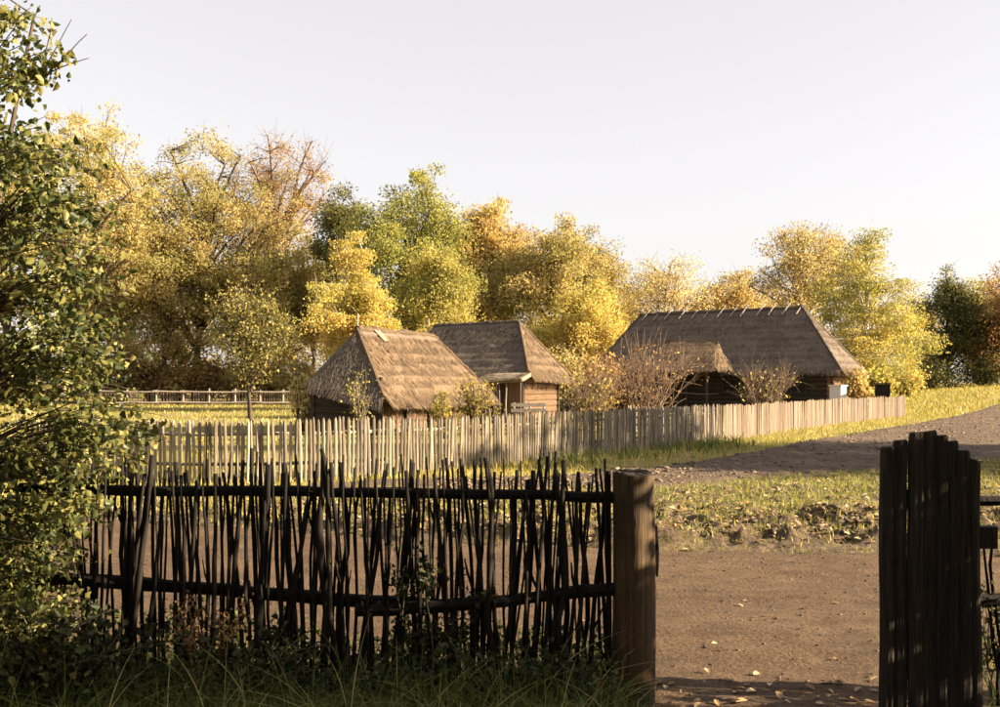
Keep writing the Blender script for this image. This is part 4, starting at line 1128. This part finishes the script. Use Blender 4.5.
WOOD = 'autumn trees along the edge of the wood'
T = [
 ('broadleaf_tree', 'pale yellow tree behind the foreground leaves at far left', 76, 88, 104, 165, 378, 'yellow', dict(nclump=120, nleaf=13000, leaf=.26)),
 ('broadleaf_tree', 'tallest golden tree with spreading crown left of the small dark-stemmed tree', 196, 98, 128, 190, 330, 'gold', dict(nclump=130, nleaf=12500, leaf=.26, bare=.25)),
 ('broadleaf_tree', 'half bare tall tree with upright twigs right of the tallest golden tree', 266, 102, 133, 140, 330, 'twiggy', dict(nclump=120, nleaf=4200, leaf=.22, bare=.6, bark=TWIG)),
 ('broadleaf_tree', 'lower golden tree standing in front of the tallest one', 165, 92, 222, 130, 392, 'gold', dict(nclump=100, nleaf=11500, leaf=.25)),
 ('broadleaf_tree', 'rounded golden tree behind the small dark-stemmed orchard tree', 262, 93, 236, 120, 392, 'gold', dict(nclump=100, nleaf=11500, leaf=.25)),
 ('birch_tree', 'bright yellow birch rising behind the near hut roof', 347, 66, 233, 84, 375, 'bright', dict(nclump=90, nleaf=13000, leaf=.17, shape='birch', bark=BIRCH)),
 ('evergreen_tree', 'dark green tree top behind the bright yellow birch', 345, 92, 190, 56, 300, 'dark', dict(nclump=60, nleaf=6500, leaf=.24)),
 ('broadleaf_tree', 'tall green and yellow tree with the highest crown above the huts', 404, 86, 170, 118, 340, 'green', dict(nclump=130, nleaf=14500, leaf=.24)),
 ('broadleaf_tree', 'low yellow green tree directly above the middle hut ridge', 440, 70, 252, 84, 378, 'ygreen', dict(nclump=80, nleaf=9500, leaf=.19)),
 ('broadleaf_tree', 'orange brown topped tree right of the tall green tree', 492, 90, 202, 100, 345, 'orange', dict(nclump=110, nleaf=13000, leaf=.25)),
 ('broadleaf_tree', 'broad golden tree between orange tree and the dark olive one', 548, 85, 222, 110, 365, 'gold', dict(nclump=110, nleaf=13500, leaf=.24)),
 ('broadleaf_tree', 'dark olive tree at the right end of the tall group', 590, 100, 228, 84, 375, 'olive', dict(nclump=80, nleaf=10500, leaf=.25)),
 ('broadleaf_tree', 'yellow tree low behind the middle hut at its right', 583, 74, 285, 84, 385, 'bright', dict(nclump=70, nleaf=9000, leaf=.2)),
 ('broadleaf_tree', 'thin pale tree behind the left end of the house ridge', 664, 105, 261, 84, 360, 'pale', dict(nclump=80, nleaf=4200, leaf=.24, bare=.35, bark=GREYB)),
 ('broadleaf_tree', 'small orange tree top above the middle of the house ridge', 731, 108, 273, 66, 360, 'orange', dict(nclump=60, nleaf=5200, leaf=.25, bare=.2)),
 ('broadleaf_tree', 'tall brown gold tree with bare limbs behind the house hip', 812, 90, 230, 108, 345, 'tan', dict(nclump=110, nleaf=7500, leaf=.22, bare=.3, bark=BARK)),
 ('birch_tree', 'yellow green birch with white stem right of the house', 866, 74, 231, 122, 386, 'ygreen', dict(nclump=110, nleaf=14500, leaf=.17, shape='birch', bark=BIRCH)),
 ('evergreen_tree', 'dark green tree at the top of the meadow on the right', 947, 100, 270, 98, 384, 'dark', dict(nclump=90, nleaf=11000, leaf=.24, shape='cone')),
 ('broadleaf_tree', 'light green tree behind the dark green one at right', 975, 114, 286, 60, 372, 'ygreen', dict(nclump=50, nleaf=5000, leaf=.26)),
 ('broadleaf_tree', 'rust brown tree cut by the right edge of the picture', 1008, 98, 268, 66, 376, 'rust', dict(nclump=70, nleaf=8500, leaf=.24)),
 ('broadleaf_tree', 'distant ochre tree in the gap left of the house', 628, 125, 296, 60, 370, 'gold', dict(nclump=50, nleaf=4500, leaf=.28)),
 ('broadleaf_tree', 'distant pale tree above the right part of the house ridge', 768, 122, 290, 70, 370, 'pale', dict(nclump=50, nleaf=4200, leaf=.28, bare=.2)),
 ('broadleaf_tree', 'distant thin tree between the pale and orange tree tops', 700, 124, 288, 60, 370, 'pale', dict(nclump=50, nleaf=3600, leaf=.28, bare=.2)),
 ('broadleaf_tree', 'golden tree filling the gap left of the yellow birch', 312, 96, 238, 80, 385, 'gold', dict(nclump=70, nleaf=8500, leaf=.25)),
 ('broadleaf_tree', 'golden tree at the far left frame edge behind the leaves', 5, 92, 150, 120, 392, 'gold', dict(nclump=80, nleaf=8500, leaf=.27)),
 ('broadleaf_tree', 'yellow tree between the pale yellow tree and the tallest golden one', 122, 100, 178, 100, 385, 'yellow', dict(nclump=80, nleaf=9000, leaf=.26)),
 ('broadleaf_tree', 'distant ochre tree deep in the wood behind the pale yellow tree', 95, 118, 235, 110, 392, 'gold', dict(nclump=60, nleaf=4500, leaf=.34)),
 ('broadleaf_tree', 'distant ochre tree deep in the wood below the tallest crown', 185, 120, 250, 120, 392, 'gold', dict(nclump=60, nleaf=4500, leaf=.34)),
 ('broadleaf_tree', 'distant ochre tree deep in the wood below the half bare crown', 270, 120, 255, 120, 392, 'gold', dict(nclump=60, nleaf=4500, leaf=.34)),
 ('broadleaf_tree', 'distant olive tree deep in the wood behind the two huts', 440, 118, 270, 150, 392, 'olive', dict(nclump=60, nleaf=4500, leaf=.34)),
 ('broadleaf_tree', 'distant dull tree behind the dark green tree and birch', 912, 126, 300, 60, 380, 'olive', dict(nclump=40, nleaf=4200, leaf=.28)),
]
for (nm, lb, px, d, top, w, cb, mt, k) in T:
    tree_px(nm, lb, px, d, top, w, cb, mt, group=WOOD, **k)

tree_px('orchard_tree', 'small olive leaved tree with dark thin stem behind the picket fence', 251, 44, 287, 78, 381, 'orchard', group=None, nclump=60, nleaf=2300, leaf=.15, spread=.33)

# trees outside the frame on the right whose long shadows cross the track
make_tree('roadside_tree', 'roadside tree right of the frame, shading the track', (23.5, 21.6), 9.6, 2.9, 1.2, LM['gold'], BARK, 80, 14000, .22, .6)
make_tree('roadside_tree', 'taller roadside tree right of the frame, shading the picket fence corner', (26.0, 25.4), 13.0, 3.2, 1.6, LM['ygreen'], BARK, 90, 16000, .22, .6)

# understorey along the wood and shrubs by the houses
def shrub(name, label, px, d, top, w, mat, n=2600, leaf=.18, cl=34, bare=0.0, bark=BARK, group=None, base_y=None, spread=None, stretch=.8):
    x = (px - 500) * d / F; b = float(gz(x, d)) - .04
    H = EYE - (top - HOR) * d / F - b; R = w * d / F / 2
    return bush(name, label, (x, d), H, R, LM[mat], bark, n, leaf, cl, bare, group, spread, stretch)

def bush(name, label, base, H, R, mat, bark, n, leaf, nst, bare, group=None, spread=None, stretch=.8):
    bz = float(gz(*base)) - .04
    root = empty(name, (base[0], base[1], bz)); tag(root, label, 'shrub', group)
    ch = []; tips = []
    for i in range(nst):
        a = rng.random() * 6.28; rr = rng.random() ** .6
        tip = np.array([math.cos(a) * rr * R, math.sin(a) * rr * R, H * (1 - .42 * rr ** 2) * rng.uniform(.72, 1.0)])
        st = np.array([math.cos(a), math.sin(a), 0]) * rng.random() * R * .22
        p = crooked(st, tip, 5, .05, .10); r0 = .010 + .006 * H
        ch.append((p, np.linspace(r0, r0 * .3, 6)))
        for _ in range(5 if bare else 3):
            k = rng.integers(1, 5); e = p[k] + (tip - st) * rng.uniform(.2, .42) + rng.normal(size=3) * R * .22
            e[2] = max(.1, min(e[2], H)); q = crooked(p[k], e, 3, .07, .05); ch.append((q, np.linspace(r0 * .5, r0 * .18, 4))); tips.append(q)
            if bare:
                for _ in range(3):
                    e2_ = q[2] + rng.normal(size=3) * R * .2 + [0, 0, .1 * H]; ch.append((crooked(q[1], e2_, 2, .06), np.array([r0 * .28, r0 * .2, r0 * .12])))
        tips.append(p[2:])
    v, q = tube_arrays(ch, 4)
    link('stems', mesh_np('stems', v, q, 4), bark, root, smooth=True)
    TP = np.concatenate(tips); pos = TP[rng.integers(0, len(TP), n)] + rng.normal(size=(n, 3)) * (spread or R * .16) * np.array([1, 1, stretch])
    pos[:, 2] = np.clip(pos[:, 2], .04, None)
    V, Q, r = leaf_quads(pos, leaf); link('foliage', mesh_np('foliage', V, Q, 4, r), mat, root)
    return root

US = 'undergrowth along the wood'
for k, (px, d, top, w, mt, lb) in enumerate([
    (118, 91, 352, 60, 'gold', 'golden undergrowth shrub at the left end of the rail fence'),
    (150, 92, 362, 44, 'rust', 'rusty undergrowth shrub behind the second rail fence post'),
    (178, 92, 368, 50, 'orange', 'orange undergrowth shrub behind the middle of the rail fence'),
    (206, 92, 358, 48, 'rust', 'dark rusty undergrowth shrub left of the orchard tree stem'),
    (238, 92, 366, 52, 'orange', 'orange undergrowth shrub right behind the orchard tree stem'),
    (270, 91, 358, 50, 'gold', 'golden undergrowth shrub at the right end of the rail fence'),
    (298, 88, 362, 44, 'gold', 'golden undergrowth shrub beside the left wall of the near hut'),
    (80, 90, 355, 50, 'olive', 'olive undergrowth shrub hidden behind the foreground leaves')]):
    shrub('undergrowth_shrub', lb, px, d, top, w, mt, 2300, .22, 26, group=US)
for (px, d, top, w, mt, lb, n) in [
    (566, 66, 350, 60, 'gold', 'tall golden shrub right of the middle hut wall', 2600),
    (606, 62, 352, 50, 'twiggy', 'brown twiggy shrub left of the bare bush', 1700),
    (905, 84, 365, 44, 'bright', 'yellow shrub at the foot of the white-stemmed birch', 2200),
    (930, 97, 362, 50, 'dark', 'dark shrub below the dark green tree', 2200),
    (985, 98, 362, 56, 'dark', 'dark shrub at the meadow top by the right frame edge', 2200),
    (858, 61, 371, 30, 'orange', 'orange leaved shrub at the right end wall of the house', 1500),
    (878, 68, 368, 40, 'ygreen', 'yellow green shrub behind the dark beehive', 1800)]:
    shrub('shrub', lb, px, d, top, w, mt, n, .17, 26)
shrub('bare_bush', 'large nearly leafless reddish bush in front of the house', 643, 40.5, 338, 112, 'twiggy', 330, .085, 26, 1, TWIG)
shrub('bare_bush', 'smaller bare bush in front of the log wall', 769, 49, 364, 76, 'ygreen', 200, .09, 20, 1, TWIG)
shrub('bare_bush', 'tangled ochre bush between middle hut and bare bush', 590, 37, 372, 66, 'olive', 700, .09, 30, 1, TWIG)
shrub('shrub', 'olive gold shrub at the right corner of the near hut', 474, 36.0, 374, 46, 'olive', 1300, .075, 22)
shrub('shrub', 'low olive shrub beneath the eave of the near hut', 446, 34.0, 394, 36, 'olive', 900, .08, 16)
shrub('tall_weed', 'tall thin weeds at the corner of the near hut', 360, 33.0, 362, 26, 'ygreen', 260, .065, 12, 0, GREYB, None, None, .12)
shrub('shrub', 'yellow leaved shrub at the left wall of the near hut', 303, 38.0, 375, 34, 'yellow', 700, .12, 14)

# unseen hedge shrubs added right of the gate to shade fence and gate
for (x, y, H, R, lb) in [(4.7, 4.4, 2.8, .62, 'small dense green shrub just right of the gate, outside the frame'), (7.6, 3.1, 5.6, 1.45, 'tall dense green shrub nearest the gate, outside the frame'), (8.3, 1.6, 5.4, 1.4, 'dense green shrub in the middle of the roadside hedge'), (7.9, -0.9, 5.2, 1.3, 'dense green shrub at the near end of the roadside hedge')]:
    make_tree('shade_shrub', lb, (x, y), H, R, .15, LM['shade'], BARK, 60, 9000, .12, .34, group='unseen shade shrubs', shape='egg', cat='shrub')

# unseen trees added behind the camera to block sky light on the foreground
for (x, y, H, R, lb) in [(-7, -7, 13, 4.2, 'leafy tree behind the viewer, left'), (0.5, -8.5, 14, 4.6, 'tall leafy tree right behind the viewer'), (8, -9, 13, 4.4, 'leafy tree behind the viewer, right'), (-12, -1, 12, 4.0, 'leafy tree left of the viewer outside the frame')]:
    make_tree('broadleaf_tree', lb, (x, y), H, R, 1.2, LM['shade'], BARK, 110, 9000, .34, .8, group='added trees behind the viewer')

# ------------------------------------------------------------------ foreground leaves on the left
def leaf_shapes(pos, size, nrm_bias=None):
    """ovate folded leaves, six points each"""
    n = len(pos)
    d = rng.normal(size=(n, 3)); d[:, 2] -= .55; d /= np.linalg.norm(d, axis=1)[:, None]
    e = rng.normal(size=(n, 3)); e -= d * (e * d).sum(1)[:, None]; e /= np.linalg.norm(e, axis=1)[:, None]
    u = np.cross(d, e)
    s = (size * (.45 + 1.0 * rng.random(n)))[:, None]
    fold = .12 + .16 * rng.random(n)[:, None]
    p0 = pos; p3 = pos + d * s
    V = np.stack([p0, pos + d * s * .30 + e * s * .36 + u * s * fold, pos + d * s * .68 + e * s * .25 + u * s * fold * .8, p3 - u * s * .10,
                  pos + d * s * .68 - e * s * .25 + u * s * fold * .8, pos + d * s * .30 - e * s * .36 + u * s * fold], 1).reshape(-1, 3)
    Q = (np.array([(0, 1, 2, 3), (0, 3, 4, 5)])[None] + (np.arange(n) * 6)[:, None, None]).reshape(-1, 4)
    return V, Q, np.repeat(rng.random(n), 2)

def near_tree():
    bx, by = -2.95, 5.75
    root = empty('leafy_shrub_tree', (bx, by, 0)); tag(root, 'tall leafy foreground bush overhanging the left end of the wattle fence', 'bush')
    inv_ = np.array([bx, by, 0])
    lim = np.array([(-200, 20), (0, 26), (30, 58), (60, 76), (95, 50), (140, 70), (190, 115), (260, 135), (330, 142), (400, 155), (440, 172), (480, 130), (560, 105), (640, 100), (700, 95)], float)
    ch = []; tips = []; sizes = []
    stems = []
    for i in range(9):
        top = np.array([bx + rng.uniform(-.9, .55), by + rng.uniform(-.7, .7), rng.uniform(2.6, 4.3)])
        p = crooked(np.array([bx + rng.normal() * .15, by + rng.normal() * .15, -.05]), top, 9, .03)
        stems.append(p); ch.append((p, np.linspace(.034, .008, 10)))
    SP = np.concatenate([s[1:] for s in stems])
    twn = 1200
    for i in range(twn):
        d = rng.uniform(5.15, 6.35)
        y_ = rng.uniform(-150, 690)
        if y_ < 150 and rng.random() < .42: continue
        if i > 930: y_ = rng.uniform(430, 690)
        xm = np.interp(y_, lim[:, 0], lim[:, 1])
        x_ = xm - abs(rng.normal()) * 85 - rng.random() * 20
        if rng.random() < .3: x_ = rng.uniform(-330, xm)
        tip = P(x_, y_, d); tip[2] = max(tip[2], .08)
        dd = np.linalg.norm(SP - tip, axis=1) + np.maximum(0, SP[:, 2] - tip[2] + .05) * 1.2
        a = SP[np.argmin(dd)]
        L = np.linalg.norm(tip - a); s0 = a + (tip - a) * max(0, 1 - .75 / max(L, .01)) * .0
        p = crooked(s0, tip, 5, .045, .10); ch.append((p, np.linspace(.005, .0014, 6)))
        tips.append(p[2:] if L < .9 else p[3:])
    # the bare shoots sticking out at the top
    for (x0, y0, x1, y1) in [(42, 76, 71, 19), (58, 65, 87, 34), (36, 80, 89, 58), (10, 96, 64, 60), (-30, 60, 30, 8), (40, 77, 53, 22), (-60, 170, 12, 94), (-60, 100, -28, 56)]:
        a, b = P(x0, y0, 5.65), P(x1, y1, 5.65); p = crooked(a, b, 4, .02, .03); ch.append((p, np.linspace(.0045, .0018, 5)))
        if x1 < 66: tips += [p, p]
        else: tips.append(p[:3])
    v, q = tube_arrays(ch, 5)
    o = link('stems', mesh_np('stems', v - inv_, q, 4), BARK, root, smooth=True)
    pos = []
    for p in tips:
        m = rng.integers(13, 26)
        t = rng.random(m) * (len(p) - 1); i = np.minimum(t.astype(int), len(p) - 2); fr_ = (t - i)[:, None]
        pos.append(p[i] * (1 - fr_) + p[i + 1] * fr_ + rng.normal(size=(m, 3)) * .035)
    pos = np.concatenate(pos)
    V, Q, r = leaf_shapes(pos - inv_, np.full(len(pos), .040))
    link('foliage', mesh_np('foliage', V, Q, 4, r), LM['near'], root)
near_tree()

# weeds tangled in the wattle
def weed(name, label, px, d, top, w, n, leaf, mat, stems, bark=GREYB):
    x = (px - 500) * d / F; H = EYE - (top - HOR) * d / F; R = w * d / F / 2
    root = empty(name, (x, d, 0)); tag(root, label, 'weed')
    ch = []; tp = []
    for i in range(stems):
        a = rng.random() * 6.28; e = np.array([math.cos(a) * R * rng.random(), math.sin(a) * .18 * rng.random(), H * rng.uniform(.6, 1)])
        p = crooked(np.array([rng.normal() * .05, rng.normal() * .03, 0]), e, 6, .04, .03); ch.append((p, np.linspace(.005, .0018, 7))); tp.append(p[2:])
        for _ in range(3):
            k = rng.integers(2, 6); e2_ = p[k] + np.array([rng.normal() * R * .4, rng.normal() * .06, .16 * H]); q = crooked(p[k], e2_, 3, .06); ch.append((q, np.linspace(.003, .0012, 4))); tp.append(q)
    v, q = tube_arrays(ch, 4); link('stems', mesh_np('stems', v, q, 4), bark, root)
    TP = np.concatenate(tp); pos = TP[rng.integers(0, len(TP), n)] + rng.normal(size=(n, 3)) * .018
    pos[:, 2] = np.maximum(pos[:, 2], .02)
    V, Q, r = leaf_shapes(pos, np.full(n, leaf)); link('foliage', mesh_np('foliage', V, Q, 4, r), mat, root)
n = 8000
x, y = scatter(n, -3.3, .6, 5.35, 6.45)
hx = .10 + .30 * fbm(x * 2.2, x * 0 + 1.0, 95)
pos = np.stack([x, y, rng.random(n) ** .8 * hx * 1.5], 1)
V, Q, r = leaf_shapes(pos, np.full(n, .034))
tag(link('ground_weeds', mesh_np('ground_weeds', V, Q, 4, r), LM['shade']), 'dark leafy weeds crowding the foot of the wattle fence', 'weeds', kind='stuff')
weed('dry_weed', 'dry brown seeded weed in front of the wattle fence left part', 205, 5.75, 592, 110, 900, .017, LM['twiggy'], 9, TWIG)
weed('leafy_weed', 'green leafy weed climbing the middle of the wattle fence', 425, 5.85, 545, 130, 650, .03, LM['shade'], 10)
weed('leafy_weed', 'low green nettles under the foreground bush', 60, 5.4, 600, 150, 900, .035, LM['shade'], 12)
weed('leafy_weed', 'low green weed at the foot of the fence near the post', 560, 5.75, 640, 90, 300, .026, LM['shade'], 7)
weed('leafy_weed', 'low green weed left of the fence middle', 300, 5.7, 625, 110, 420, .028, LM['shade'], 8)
weed('leafy_weed', 'green weed at the right frame edge beside the gate', 1003, 5.95, 575, 50, 320, .03, LM['near'], 7)
